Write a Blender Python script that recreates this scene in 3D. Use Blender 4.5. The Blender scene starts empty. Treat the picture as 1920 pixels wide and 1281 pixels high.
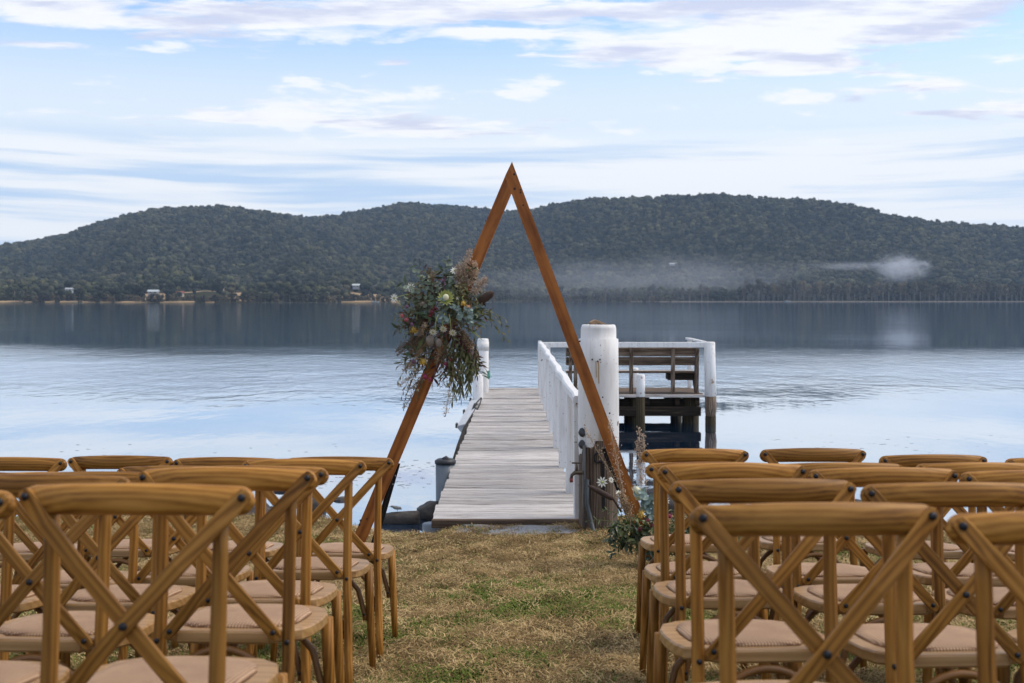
import bpy, math, random
import numpy as np
from mathutils import Vector, Matrix, Euler
R = math.radians
random.seed(7); rng = np.random.default_rng(7)
S = bpy.context.scene
COL = S.collection

# ------------------------------------------------------------------ camera
ZC, F, HY = 1.90, 2100.0, 562.0          # eye height over the jetty deck, focal length and horizon row (1920 px frame)
cam = bpy.data.cameras.new("camera"); camo = bpy.data.objects.new("camera", cam); COL.objects.link(camo)
camo.location = (0, 0, ZC); camo.rotation_euler = (R(90), 0, 0)
cam.sensor_width = 36.0; cam.lens = 36.0 * F / 1920.0
cam.shift_y = -(640.5 - HY) / 1920.0
cam.clip_start = 0.05; cam.clip_end = 20000
cam.dof.use_dof = True; cam.dof.focus_distance = 7.9; cam.dof.aperture_fstop = 5.0
S.camera = camo

# ------------------------------------------------------------------ world, sun, exposure
SUN_EL, SUN_AZ = 52.0, 82.0              # azimuth clockwise from +Y: high on the right, behind thin cloud
SKY_STRENGTH = 0.10
w = bpy.data.worlds.new("World"); S.world = w; w.use_nodes = True
def build_world():
    nt = w.node_tree; nt.nodes.clear()
    N = nt.nodes.new; L = nt.links.new
    def val(v):
        n = N("ShaderNodeValue"); n.outputs[0].default_value = v; return n.outputs[0]
    def mth(op, a, b=None, c=None, clamp=False):
        n = N("ShaderNodeMath"); n.operation = op; n.use_clamp = clamp
        for i, x in enumerate((a, b, c)):
            if x is None: continue
            if isinstance(x, (int, float)): n.inputs[i].default_value = x
            else: L(x, n.inputs[i])
        return n.outputs[0]
    def sstep(x, a, b):
        n = N("ShaderNodeMapRange"); n.interpolation_type = 'SMOOTHSTEP'
        n.inputs['From Min'].default_value = a; n.inputs['From Max'].default_value = b
        L(x, n.inputs['Value']); return n.outputs['Result']
    def comb(x, y, z):
        n = N("ShaderNodeCombineXYZ")
        for i, v in enumerate((x, y, z)):
            if isinstance(v, (int, float)): n.inputs[i].default_value = v
            else: L(v, n.inputs[i])
        return n.outputs[0]
    def noise(vec, scale, detail=6, rough=0.55, dist=0.0):
        n = N("ShaderNodeTexNoise"); n.inputs['Scale'].default_value = scale; n.inputs['Detail'].default_value = detail
        n.inputs['Roughness'].default_value = rough; n.inputs['Distortion'].default_value = dist
        L(vec, n.inputs['Vector']); return n.outputs['Fac']
    def mix(f, a, b):
        n = N("ShaderNodeMix"); n.data_type = 'RGBA'
        if isinstance(f, (int, float)): n.inputs[0].default_value = f
        else: L(f, n.inputs[0])
        for i, v in ((6, a), (7, b)):
            if isinstance(v, tuple): n.inputs[i].default_value = (*v, 1)
            else: L(v, n.inputs[i])
        return n.outputs[2]
    tc = N("ShaderNodeTexCoord"); sep = N("ShaderNodeSeparateXYZ"); L(tc.outputs['Generated'], sep.inputs[0])
    x, y, z = sep.outputs
    el = mth('MULTIPLY', mth('ARCSINE', z), 57.2958)                 # elevation in degrees
    az = mth('MULTIPLY', mth('ARCTAN2', x, y), 57.2958)              # azimuth in degrees
    sky = N("ShaderNodeTexSky"); sky.sky_type = 'NISHITA'; sky.sun_disc = False
    sky.sun_elevation = R(SUN_EL); sky.sun_rotation = R(SUN_AZ)
    sky.air_density = 1.0; sky.dust_density = 0.6; sky.ozone_density = 1.5
    tint = N("ShaderNodeMix"); tint.data_type = 'RGBA'; tint.blend_type = 'MULTIPLY'; tint.inputs[0].default_value = 1
    L(sky.outputs[0], tint.inputs[6]); tint.inputs[7].default_value = (1.12, 1.16, 1.22, 1)
    base = tint.outputs[2]
    # pale band of thin high cloud low in the sky
    veil = mth('MULTIPLY', sstep(el, 14.5, 8.8), 0.82)
    base = mix(veil, base, (4.9, 5.3, 5.75))
    # cloud deck seen in perspective: direction projected on a flat layer
    den = mth('ADD', mth('MAXIMUM', z, 0.0), 0.045)
    px = mth('DIVIDE', x, den); py = mth('DIVIDE', y, den)
    P = comb(px, py, 0.0)
    P2 = comb(mth('MULTIPLY', px, 0.62), mth('ADD', py, 3.7), 2.3)
    big = noise(P2, 0.85, 3, 0.5)
    fine = noise(P2, 5.0, 8, 0.6, 0.35)
    cov = mth('ADD', mth('MULTIPLY', big, 0.42), mth('MULTIPLY', fine, 0.58))
    # the larger cloud banks of that evening: where they lie in azimuth and height (degrees), how wide, how thick
    field = mth('MULTIPLY', sstep(el, 15.5, 22.0), 0.13)
    for a0, e0, sa, se, k in ((-13.9, 13.9, 13.0, .95, .20), (-20.5, 13.0, 6.0, .55, .15), (-23.2, 11.9, 3.0, .28, .15), (11.5, 12.4, 9.5, 1.35, .23), (6.0, 14.5, 5.5, .55, .17), (20.5, 14.2, 6.5, 1.0, .22), (-2.2, 14.8, 3.0, .4, .14),
            (-0.9, 13.4, 2.8, .25, .17), (-6.0, 11.9, 1.8, .32, .19), (5.2, 12.6, 3.6, .6, .15), (13.9, 11.3, 2.5, .3, .13), (-14.3, 8.95, 2.0, .35, .14), (-4.4, 8.75, 2.6, .4, .16), (19.6, 10.0, 2.6, .4, .15), (22.5, 8.8, 4.0, .5, .15), (14.2, 9.7, 3.0, .35, .13), (10.0, 10.9, 1.0, .18, .15), (1.4, 15.6, 9, .5, .1)):
        q = mth('ADD', mth('POWER', mth('MULTIPLY', mth('SUBTRACT', az, a0), 1 / sa), 2.0), mth('POWER', mth('MULTIPLY', mth('SUBTRACT', el, e0), 1 / se), 2.0))
        field = mth('ADD', field, mth('MULTIPLY', mth('EXPONENT', mth('MULTIPLY', q, -1.0)), k))
    m1 = sstep(mth('ADD', cov, field), 0.545, 0.655)
    m1 = mth('MULTIPLY', m1, sstep(el, 7.0, 8.5))
    shade = noise(comb(mth('MULTIPLY', px, 0.5), mth('ADD', py, 9.1), 5.0), 3.6, 6, 0.6)
    cl = mix(sstep(shade, 0.44, 0.62), (6.0, 6.0, 6.1), (4.0, 4.2, 5.2))
    c = mix(mth('MULTIPLY', m1, 0.92), base, cl)
    # small bright puffs at middle height
    puf = noise(comb(mth('MULTIPLY', az, 0.16), mth('MULTIPLY', el, 0.62), 1.0), 1.0, 7, 0.6, 0.2)
    m2 = mth('MULTIPLY', sstep(puf, 0.54, 0.63), mth('MULTIPLY', sstep(el, 6.8, 8.6), sstep(el, 15, 12.0)))
    c = mix(mth('MULTIPLY', m2, 0.8), c, (6.0, 6.02, 6.08))
    # long flat streaks over the hills
    wob = noise(comb(mth('MULTIPLY', az, 0.05), mth('MULTIPLY', el, 0.2), 4.0), 1.0, 3)
    st = noise(comb(mth('MULTIPLY', az, 0.045), mth('ADD', mth('MULTIPLY', el, 0.95), mth('MULTIPLY', wob, 1.2)), 7.0), 1.0, 6, 0.55, 0.15)
    low = sstep(el, 8.8, 7.0)
    c = mix(mth('MULTIPLY', low, 0.86), c, mix(sstep(st, 0.36, 0.56), (3.0, 4.05, 5.5), (5.8, 5.86, 5.98)))
    c = mix(mth('MULTIPLY', sstep(el, 0.5, -0.5), 1.0), c, (1.2, 1.3, 1.3))
    bg = N("ShaderNodeBackground"); bg.inputs[1].default_value = SKY_STRENGTH
    L(c, bg.inputs[0]); out = N("ShaderNodeOutputWorld"); L(bg.outputs[0], out.inputs[0])
build_world()
sun = bpy.data.lights.new("sun", 'SUN'); suno = bpy.data.objects.new("sun", sun); COL.objects.link(suno)
sun.energy = 1.5; sun.angle = R(32); sun.color = (1.0, 0.90, 0.77)
a_, e_ = R(SUN_AZ), R(SUN_EL)
to_sun = Vector((math.sin(a_) * math.cos(e_), math.cos(a_) * math.cos(e_), math.sin(e_)))
suno.rotation_euler = to_sun.to_track_quat('Z', 'Y').to_euler()
S.view_settings.view_transform = 'Standard'; S.view_settings.look = 'None'
S.view_settings.exposure = 0.80; S.view_settings.gamma = 1.0; S.view_settings.use_curve_mapping = False
S.cycles.use_denoising = True
S.cycles.max_bounces = 8; S.cycles.transparent_max_bounces = 12; S.cycles.volume_bounces = 1
S.cycles.sample_clamp_indirect = 6.0
S.cycles.volume_step_rate = 2.0

# ------------------------------------------------------------------ materials
def mat(name):
    m = bpy.data.materials.new(name); m.use_nodes = True
    nt = m.node_tree; b = nt.nodes['Principled BSDF']
    return m, nt, b
def nd(nt, t, **kw):
    n = nt.nodes.new(t)
    for k, v in kw.items():
        if k in n.inputs.keys(): n.inputs[k].default_value = v
        else: setattr(n, k, v)
    return n
def ramp(nt, fac, stops):
    n = nt.nodes.new("ShaderNodeValToRGB")
    cr = n.color_ramp
    while len(cr.elements) < len(stops): cr.elements.new(0.5)
    for e, (p, c) in zip(cr.elements, stops):
        e.position = p; e.color = (*c, 1)
    nt.links.new(fac, n.inputs[0]); return n.outputs[0]
def obj_coords(nt, scale=(1, 1, 1), jitter=True):
    tc = nt.nodes.new("ShaderNodeTexCoord"); mp = nt.nodes.new("ShaderNodeMapping")
    mp.inputs['Scale'].default_value = scale
    if jitter:
        oi = nt.nodes.new("ShaderNodeObjectInfo"); mu = nd(nt, "ShaderNodeVectorMath", operation='SCALE')
        cx = nt.nodes.new("ShaderNodeCombineXYZ")
        nt.links.new(oi.outputs['Random'], cx.inputs[0]); nt.links.new(oi.outputs['Random'], cx.inputs[1]); nt.links.new(oi.outputs['Random'], cx.inputs[2])
        nt.links.new(cx.outputs[0], mu.inputs[0]); mu.inputs['Scale'].default_value = 37.0
        nt.links.new(mu.outputs[0], mp.inputs['Location'])
    nt.links.new(tc.outputs['Object'], mp.inputs[0])
    return mp.outputs[0]
def tex_noise(nt, vec, scale, detail=5, rough=0.55, dist=0.0):
    n = nd(nt, "ShaderNodeTexNoise"); n.inputs['Scale'].default_value = scale; n.inputs['Detail'].default_value = detail
    n.inputs['Roughness'].default_value = rough; n.inputs['Distortion'].default_value = dist
    nt.links.new(vec, n.inputs['Vector']); return n.outputs['Fac']
def bump(nt, b, h, strength=0.3, dist=0.01):
    n = nd(nt, "ShaderNodeBump"); n.inputs['Strength'].default_value = strength; n.inputs['Distance'].default_value = dist
    nt.links.new(h, n.inputs['Height']); nt.links.new(n.outputs[0], b.inputs['Normal']); return n
def mixc(nt, f, a, b, blend='MIX'):
    n = nt.nodes.new("ShaderNodeMix"); n.data_type = 'RGBA'; n.blend_type = blend
    if isinstance(f, (int, float)): n.inputs[0].default_value = f
    else: nt.links.new(f, n.inputs[0])
    for i, v in ((6, a), (7, b)):
        if isinstance(v, tuple): n.inputs[i].default_value = (*v, 1)
        else: nt.links.new(v, n.inputs[i])
    return n.outputs[2]
def rand_bright(nt, col, lo, hi):
    oi = nt.nodes.new("ShaderNodeObjectInfo"); mr = nd(nt, "ShaderNodeMapRange")
    mr.inputs['To Min'].default_value = lo; mr.inputs['To Max'].default_value = hi
    nt.links.new(oi.outputs['Random'], mr.inputs['Value'])
    hs = nd(nt, "ShaderNodeHueSaturation"); nt.links.new(mr.outputs[0], hs.inputs['Value']); nt.links.new(col, hs.inputs['Color'])
    return hs.outputs[0]
def flat(name, c, rough=0.7, spread=0.15, scale=30, sss=0.0):
    m, nt, b = mat(name)
    v = obj_coords(nt); n = tex_noise(nt, v, scale, 4)
    col = ramp(nt, n, [(0.3, tuple(x * (1 - spread) for x in c)), (0.7, tuple(min(1, x * (1 + spread)) for x in c))])
    nt.links.new(rand_bright(nt, col, 0.88, 1.12), b.inputs['Base Color']); b.inputs['Roughness'].default_value = rough
    return m
def wood(name, stops, axis, rough=0.5, freq=26, lo=0.85, hi=1.12, bstr=0.15, spec=0.5, rings=0.55, rw=0.28):
    m, nt, b = mat(name)
    sc = [freq, freq, freq]; sc[axis] = freq * 0.07
    v = obj_coords(nt, tuple(sc))
    n = tex_noise(nt, v, 1.0, 6, 0.6, 0.8)
    wv = nd(nt, "ShaderNodeTexWave"); wv.wave_type = 'RINGS'; wv.rings_direction = 'XYZ'[axis]; wv.inputs['Scale'].default_value = rings
    wv.inputs['Distortion'].default_value = 7; wv.inputs['Detail'].default_value = 3; nt.links.new(v, wv.inputs['Vector'])
    mx = nd(nt, "ShaderNodeMath", operation='MULTIPLY_ADD'); nt.links.new(wv.outputs['Fac'], mx.inputs[0]); mx.inputs[1].default_value = rw
    m2 = nd(nt, "ShaderNodeMath", operation='MULTIPLY'); nt.links.new(n, m2.inputs[0]); m2.inputs[1].default_value = 1.06 - rw
    nt.links.new(m2.outputs[0], mx.inputs[2])
    col = ramp(nt, mx.outputs[0], stops)
    nt.links.new(rand_bright(nt, col, lo, hi), b.inputs['Base Color'])
    b.inputs['Roughness'].default_value = rough; b.inputs['Specular IOR Level'].default_value = spec
    bump(nt, b, mx.outputs[0], bstr, 0.002)
    return m
OAK = [(0.26, (0.085, 0.032, 0.005)), (0.40, (0.195, 0.080, 0.012)), (0.54, (0.295, 0.130, 0.022)), (0.76, (0.41, 0.20, 0.043))]
oak_x = wood("oak_along_x", OAK, 0, 0.52, 24, 0.72, 1.2, spec=.22, rings=1.0, rw=.20); oak_z = wood("oak_along_z", OAK, 2, 0.52, 24, 0.72, 1.2, spec=.22, rings=1.0, rw=.20)
oak_y = wood("oak_seat", [(0.2, (0.24, 0.12, 0.035)), (0.8, (0.46, 0.27, 0.11))], 0, 0.33, 22, 0.9, 1.1)
oak_plain = flat('oak_bentwood', (.17, .072, .014), .5, .25, 12)
def m_rattan():
    m, nt, b = mat("rattan_weave")
    v = obj_coords(nt, (1, 1, 1), False)
    wx = nd(nt, "ShaderNodeTexWave"); wx.bands_direction = 'X'; wx.inputs['Scale'].default_value = 38; nt.links.new(v, wx.inputs[0])
    wy = nd(nt, "ShaderNodeTexWave"); wy.bands_direction = 'Y'; wy.inputs['Scale'].default_value = 38; nt.links.new(v, wy.inputs[0])
    mm = nd(nt, "ShaderNodeMath", operation='MULTIPLY'); nt.links.new(wx.outputs['Fac'], mm.inputs[0]); nt.links.new(wy.outputs['Fac'], mm.inputs[1])
    n = tex_noise(nt, v, 9, 4)
    a = nd(nt, "ShaderNodeMath", operation='MULTIPLY_ADD'); nt.links.new(n, a.inputs[0]); a.inputs[1].default_value = 0.5; nt.links.new(mm.outputs[0], a.inputs[2])
    col = ramp(nt, a.outputs[0], [(0.15, (0.15, 0.072, 0.038)), (0.55, (0.40, 0.245, 0.135)), (1.0, (0.60, 0.40, 0.24))])
    nt.links.new(rand_bright(nt, col, 0.9, 1.1), b.inputs['Base Color']); b.inputs['Roughness'].default_value = 0.75
    bump(nt, b, mm.outputs[0], 0.5, 0.002); return m
rattan = m_rattan()
def m_metal(name, c, rough=0.45):
    m, nt, b = mat(name); v = obj_coords(nt); n = tex_noise(nt, v, 60, 3)
    nt.links.new(ramp(nt, n, [(0.3, tuple(x * 0.7 for x in c)), (0.7, c)]), b.inputs['Base Color']); b.inputs['Metallic'].default_value = 0.6; b.inputs['Roughness'].default_value = rough; return m
black_metal = m_metal("black_steel", (0.03, 0.03, 0.035)); brass = m_metal("weathered_brass", (0.11, 0.085, 0.06), 0.5)
stained = wood("stained_pine", [(0.2, (0.12, 0.034, 0.008)), (0.40, (0.29, 0.092, 0.017)), (0.62, (0.39, 0.135, 0.027)), (0.9, (0.46, 0.18, 0.042))], 2, 0.5, 15, 0.96, 1.04, spec=.3)
def mottle(m, lo, scale):                # broad uneven staining over the grain
    nt = m.node_tree; b = nt.nodes['Principled BSDF']; src = b.inputs['Base Color'].links[0].from_socket
    n = tex_noise(nt, obj_coords(nt, (scale, scale, scale * .35)), 1.0, 5, .65)
    nt.links.new(mixc(nt, 1.0, src, ramp(nt, n, [(.34, (lo, lo * .9, lo * .85)), (.60, (1.08, 1.08, 1.08))]), 'MULTIPLY'), b.inputs['Base Color'])
mottle(stained, .55, 9.0)
def m_deck(name, axis, stops, lo, hi):
    m = wood(name, stops, axis, 0.85, 34, lo, hi, 0.55, 0.2); return m
DECK = [(0.28, (0.12, 0.10, 0.085)), (0.40, (0.32, 0.29, 0.268)), (0.54, (0.47, 0.44, 0.415)), (0.80, (0.66, 0.625, 0.60))]
deck_wood = m_deck("silvered_planks", 0, DECK, 0.70, 1.12)
old_wood_x = m_deck("old_timber_along_x", 0, [(0.25, (0.035, 0.022, 0.014)), (0.5, (0.13, 0.09, 0.062)), (0.8, (0.23, 0.175, 0.13))], 0.8, 1.15)
old_wood_z = m_deck("old_timber_along_z", 2, [(0.25, (0.03, 0.02, 0.014)), (0.5, (0.13, 0.092, 0.066)), (0.8, (0.25, 0.20, 0.155))], 0.85, 1.1)
dark_wood_x = m_deck("dark_timber_along_x", 0, [(0.25, (0.006, 0.005, 0.004)), (0.55, (0.022, 0.016, 0.011)), (0.85, (0.08, 0.055, 0.035))], 0.8, 1.1)  # near-black timber for joists, bearers and other low beams
wet_wood_z = m_deck("wet_timber_along_z", 2, [(0.25, (0.008, 0.007, 0.004)), (0.55, (0.035, 0.03, 0.016)), (0.85, (0.10, 0.07, 0.04))], 0.8, 1.1)
def m_paint(name, chip, chipcol=(0.20, 0.14, 0.10), dirty=0.0, warm=False):
    m, nt, b = mat(name)
    v = obj_coords(nt); n = tex_noise(nt, v, 9, 8, 0.65)
    n2 = tex_noise(nt, obj_coords(nt, (14, 14, 2.2)), 1.0, 5, 0.6)
    base = ramp(nt, n2, [(0.25, (0.56, 0.545, 0.52)), (0.5, (0.71, 0.705, 0.695)), (0.8, (0.76, 0.755, 0.75))])
    # speckled bare spots, larger peeled patches and rusty runs
    sp = tex_noise(nt, v, 38, 3, 0.5)
    f1 = ramp(nt, sp, [(0.685 - 0.02 * dirty, (0, 0, 0)), (0.725, (1, 1, 1))])
    f2 = ramp(nt, n, [(chip, (0, 0, 0)), (chip + 0.015, (1, 1, 1))])
    c = mixc(nt, f2, base, chipcol)
    c = mixc(nt, f1, c, (0.10, 0.08, 0.065))
    run = tex_noise(nt, obj_coords(nt, (30, 30, 1.2)), 1.0, 3, 0.5)
    fr = ramp(nt, run, [(0.60, (0, 0, 0)), (0.80, (0.55, 0.55, 0.55))])
    c = mixc(nt, fr, c, (0.46, 0.33, 0.2))
    nt.links.new(c, b.inputs['Base Color']); b.inputs['Roughness'].default_value = 0.6
    bump(nt, b, n, 0.4, 0.006); return m
paint = m_paint("flaking_white_paint", 0.665); paint_rough = m_paint("peeling_white_paint", 0.62, (0.33, 0.22, 0.13), 1.0)
grey_board = flat("grey_painted_metal", (0.50, 0.52, 0.55), 0.5, 0.12, 6)
pvc = flat("grey_pvc_pipe", (0.085, 0.11, 0.135), 0.4, 0.2, 5)
black_plastic = flat("black_plastic", (0.02, 0.022, 0.025), 0.5)
green_plastic = flat("faded_green_plastic", (0.10, 0.32, 0.24), 0.5)
rope_mat = flat("dark_rope", (0.03, 0.028, 0.026), 0.9)
def m_rock():
    m, nt, b = mat("wet_dark_rock"); v = obj_coords(nt); n = tex_noise(nt, v, 5, 9, 0.65)
    nt.links.new(ramp(nt, n, [(0.3, (0.012, 0.010, 0.009)), (0.55, (0.045, 0.036, 0.03)), (0.8, (0.13, 0.105, 0.085))]), b.inputs['Base Color'])
    b.inputs['Roughness'].default_value = 0.62; bump(nt, b, n, 0.8, 0.05); return m
rock_mat = m_rock()
def m_ground():
    m, nt, b = mat("straw_litter_and_soil")
    tc = nt.nodes.new("ShaderNodeTexCoord"); v = tc.outputs['Object']
    n = tex_noise(nt, v, 1.6, 8, 0.7); f = tex_noise(nt, v, 55, 6, 0.75, 1.5)
    a = nd(nt, "ShaderNodeMath", operation='MULTIPLY_ADD'); nt.links.new(f, a.inputs[0]); a.inputs[1].default_value = 0.6
    m2 = nd(nt, "ShaderNodeMath", operation='MULTIPLY'); nt.links.new(n, m2.inputs[0]); m2.inputs[1].default_value = 0.4; nt.links.new(m2.outputs[0], a.inputs[2])
    col = ramp(nt, a.outputs[0], [(0.32, (0.030, 0.018, 0.008)), (0.5, (0.105, 0.066, 0.028)), (0.7, (0.24, 0.16, 0.07))])
    nt.links.new(col, b.inputs['Base Color']); b.inputs['Roughness'].default_value = 0.95; b.inputs['Specular IOR Level'].default_value = 0.15
    bump(nt, b, f, 0.9, 0.03); return m
ground_mat = m_ground()
def m_gravel():
    m, nt, b = mat("grey_gravel"); tc = nt.nodes.new("ShaderNodeTexCoord"); v = tc.outputs['Object']
    vo = nd(nt, "ShaderNodeTexVoronoi"); vo.inputs['Scale'].default_value = 90; nt.links.new(v, vo.inputs['Vector'])
    n = tex_noise(nt, v, 14, 6)
    c = mixc(nt, n, vo.outputs['Color'], (0.5, 0.5, 0.5)); hs = nd(nt, "ShaderNodeHueSaturation"); hs.inputs['Saturation'].default_value = 0.10; hs.inputs['Value'].default_value = 0.42
    nt.links.new(c, hs.inputs['Color']); nt.links.new(hs.outputs[0], b.inputs['Base Color']); b.inputs['Roughness'].default_value = 0.9
    bump(nt, b, vo.outputs['Distance'], 0.6, 0.01); return m
gravel_mat = m_gravel()
def m_hill():
    m, nt, b = mat("forest_floor"); tc = nt.nodes.new("ShaderNodeTexCoord"); n = tex_noise(nt, tc.outputs['Object'], 0.02, 8, 0.7)
    nt.links.new(ramp(nt, n, [(0.3, (0.022, 0.024, 0.012)), (0.7, (0.06, 0.055, 0.03))]), b.inputs['Base Color']); b.inputs['Roughness'].default_value = 1.0
    b.inputs['Specular IOR Level'].default_value = 0; return m
hill_mat = m_hill()
def m_leafage(name, stops, scale=0.25, lo=0.55, hi=1.45, gully_tone=False):
    m, nt, b = mat(name)
    oi = nt.nodes.new("ShaderNodeObjectInfo"); v = obj_coords(nt); n = tex_noise(nt, v, scale, 5, 0.7)
    a = nd(nt, "ShaderNodeMath", operation='MULTIPLY_ADD'); nt.links.new(oi.outputs['Random'], a.inputs[0]); a.inputs[1].default_value = 0.55
    m2 = nd(nt, "ShaderNodeMath", operation='MULTIPLY'); nt.links.new(n, m2.inputs[0]); m2.inputs[1].default_value = 0.45; nt.links.new(m2.outputs[0], a.inputs[2])
    col = ramp(nt, a.outputs[0], stops)
    c = rand_bright(nt, col, lo, hi)
    if gully_tone:                             # large colour patches, with gully-like light and dark put into the leaves
        ln = tex_noise(nt, oi.outputs['Location'], .006, 4, .6)
        c = mixc(nt, 1.0, c, ramp(nt, ln, [(.32, (.62, .72, .80)), (.5, (1.0, 1.0, 1.0)), (.68, (1.38, 1.30, 1.05))]), 'MULTIPLY')
    nt.links.new(c, b.inputs['Base Color']); b.inputs['Roughness'].default_value = 0.9; b.inputs['Specular IOR Level'].default_value = 0.1
    return m
forest_leaf = m_leafage("eucalypt_forest_leaf", [(0.15, (0.018, 0.025, 0.018)), (0.4, (0.034, 0.041, 0.026)), (0.6, (0.049, 0.052, 0.031)), (0.85, (0.070, 0.060, 0.040))], .25, .55, 1.45, True)
shore_leaf = m_leafage("she_oak_leaf", [(0.15, (0.040, 0.037, 0.022)), (0.5, (0.072, 0.062, 0.035)), (0.85, (0.10, 0.075, 0.042))])
olive_leaf = m_leafage("olive_gum_leaf", [(0.15, (0.026, 0.030, 0.016)), (0.5, (0.052, 0.056, 0.027)), (0.85, (0.080, 0.078, 0.038))], .25, .5, 1.5, True)
bark_mat = flat("pale_bark", (0.17, 0.15, 0.13), 0.9, 0.35, 0.6)
tan_grass = flat("dry_tan_grass", (0.29, 0.195, 0.095), 1.0, 0.3, 0.05)
house_white = flat("white_cladding", (0.36, 0.37, 0.38), 0.6, 0.08, 0.5); roof_grey = flat("pale_sheet_roof", (0.40, 0.44, 0.44), 0.5, 0.1, 0.5)
roof_red = flat("red_tile_roof", (0.26, 0.07, 0.045), 0.7, 0.2, 0.5); glass_dark = flat("dark_window", (0.03, 0.035, 0.04), 0.15, 0.1); cream_wall = flat("cream_wall", (0.45, 0.38, 0.28), 0.8, 0.1, 0.5)

# ------------------------------------------------------------------ helpers
class MB:
    def __init__(s): s.v = []; s.f = []; s.sm = []
    def add(s, vs, fs, smooth=False):
        o = len(s.v); s.v += [tuple(p) for p in vs]; s.f += [tuple(i + o for i in f) for f in fs]; s.sm += [smooth] * len(fs); return s
    def box(s, c, d, rot=None, bevel=0.0):
        hx, hy, hz = d[0] / 2, d[1] / 2, d[2] / 2
        M = (rot.to_matrix() if rot is not None else Matrix.Identity(3)); c = Vector(c)
        if bevel <= 0:
            vs = [M @ Vector((x, y, z)) + c for x in (-hx, hx) for y in (-hy, hy) for z in (-hz, hz)]
            return s.add(vs, [(0, 1, 3, 2), (4, 6, 7, 5), (0, 4, 5, 1), (2, 3, 7, 6), (0, 2, 6, 4), (1, 5, 7, 3)])
        b = min(bevel, hx * .9, hy * .9, hz * .9); import bmesh
        bm = bmesh.new(); bmesh.ops.create_cube(bm, size=1)
        for v in bm.verts: v.co = Vector((v.co.x * 2 * hx, v.co.y * 2 * hy, v.co.z * 2 * hz))
        bmesh.ops.bevel(bm, geom=bm.edges[:], offset=b, segments=1, affect='EDGES', profile=0.5)
        bm.verts.index_update()
        s.add([M @ v.co + c for v in bm.verts], [tuple(v.index for v in f.verts) for f in bm.faces]); bm.free(); return s
    def tube(s, path, rad, n=10, flatx=1.0, cap=True, up=None):
        path = [Vector(p) for p in path]; m = len(path)
        if not hasattr(rad, '__len__'): rad = [rad] * m
        T = [(path[min(i + 1, m - 1)] - path[max(i - 1, 0)]).normalized() for i in range(m)]
        u = Vector(up) if up is not None else (Vector((0, 0, 1)) if abs(T[0].z) < .9 else Vector((1, 0, 0)))
        vs = []; fs = []
        for i in range(m):
            u = (u - T[i] * u.dot(T[i])).normalized(); b = T[i].cross(u)
            r = rad[i]; ru, rb = (r if not isinstance(r, tuple) else r[0]), (r * flatx if not isinstance(r, tuple) else r[1])
            for k in range(n):
                a = 2 * math.pi * k / n; vs.append(path[i] + u * (math.cos(a) * ru) + b * (math.sin(a) * rb))
        for i in range(m - 1):
            for k in range(n):
                fs.append((i * n + k, i * n + (k + 1) % n, (i + 1) * n + (k + 1) % n, (i + 1) * n + k))
        if cap: fs += [tuple(range(n - 1, -1, -1)), tuple(range((m - 1) * n, m * n))]
        return s.add(vs, fs, True)
    def bar(s, path, w, t, up):          # rectangular strip along a path; w across, t along up
        path = [Vector(p) for p in path]; m = len(path); vs = []; fs = []
        for i in range(m):
            T = (path[min(i + 1, m - 1)] - path[max(i - 1, 0)]).normalized()
            u = Vector(up); u = (u - T * u.dot(T)).normalized(); b = T.cross(u)
            ww = w[i] if hasattr(w, '__len__') else w
            c = min(t, ww) * 0.18
            for (q, r_) in ((-1, -1), (1, -1), (1, 1), (-1, 1)):
                vs.append(path[i] + b * (q * (ww / 2 - c)) + u * (r_ * t / 2)); vs.append(path[i] + b * (q * ww / 2) + u * (r_ * (t / 2 - c)))
        order = [0, 2, 3, 5, 4, 6, 7, 1]     # octagon order round the section
        for i in range(m - 1):
            for k in range(8):
                a, b2 = order[k], order[(k + 1) % 8]; fs.append((i * 8 + a, i * 8 + b2, (i + 1) * 8 + b2, (i + 1) * 8 + a))
        fs += [tuple(reversed(order)), tuple((m - 1) * 8 + a for a in order)]
        return s.add(vs, fs)
    def prism(s, pts, d):                # polygon (3-d points) pushed along vector d
        n = len(pts); pts = [Vector(p) for p in pts]; d = Vector(d)
        return s.add(pts + [p + d for p in pts], [tuple(range(n - 1, -1, -1)), tuple(range(n, 2 * n))] + [(i, (i + 1) % n, (i + 1) % n + n, i + n) for i in range(n)])
    def ball(s, c, r, sub=2, noise=0.0, sq=(1, 1, 1), seed=0):
        import bmesh
        bm = bmesh.new(); bmesh.ops.create_icosphere(bm, subdivisions=sub, radius=1)
        rr = random.Random(seed); ph = [rr.uniform(0, 6.28) for _ in range(9)]
        vs = []
        for v in bm.verts:
            p = v.co; k = 1 + noise * (math.sin(3.1 * p.x + ph[0]) * math.sin(2.7 * p.y + ph[1]) + .6 * math.sin(5.3 * p.z + ph[2] + 2 * p.x) + .5 * math.sin(7.1 * p.y + ph[3] + 3 * p.z) + .5 * math.sin(9 * p.x + ph[4] + 4 * p.y))
            vs.append((c[0] + p.x * r * k * sq[0], c[1] + p.y * r * k * sq[1], c[2] + p.z * r * k * sq[2]))
        bm.verts.index_update()
        s.add(vs, [tuple(v.index for v in f.verts) for f in bm.faces], True); bm.free(); return s
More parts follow.
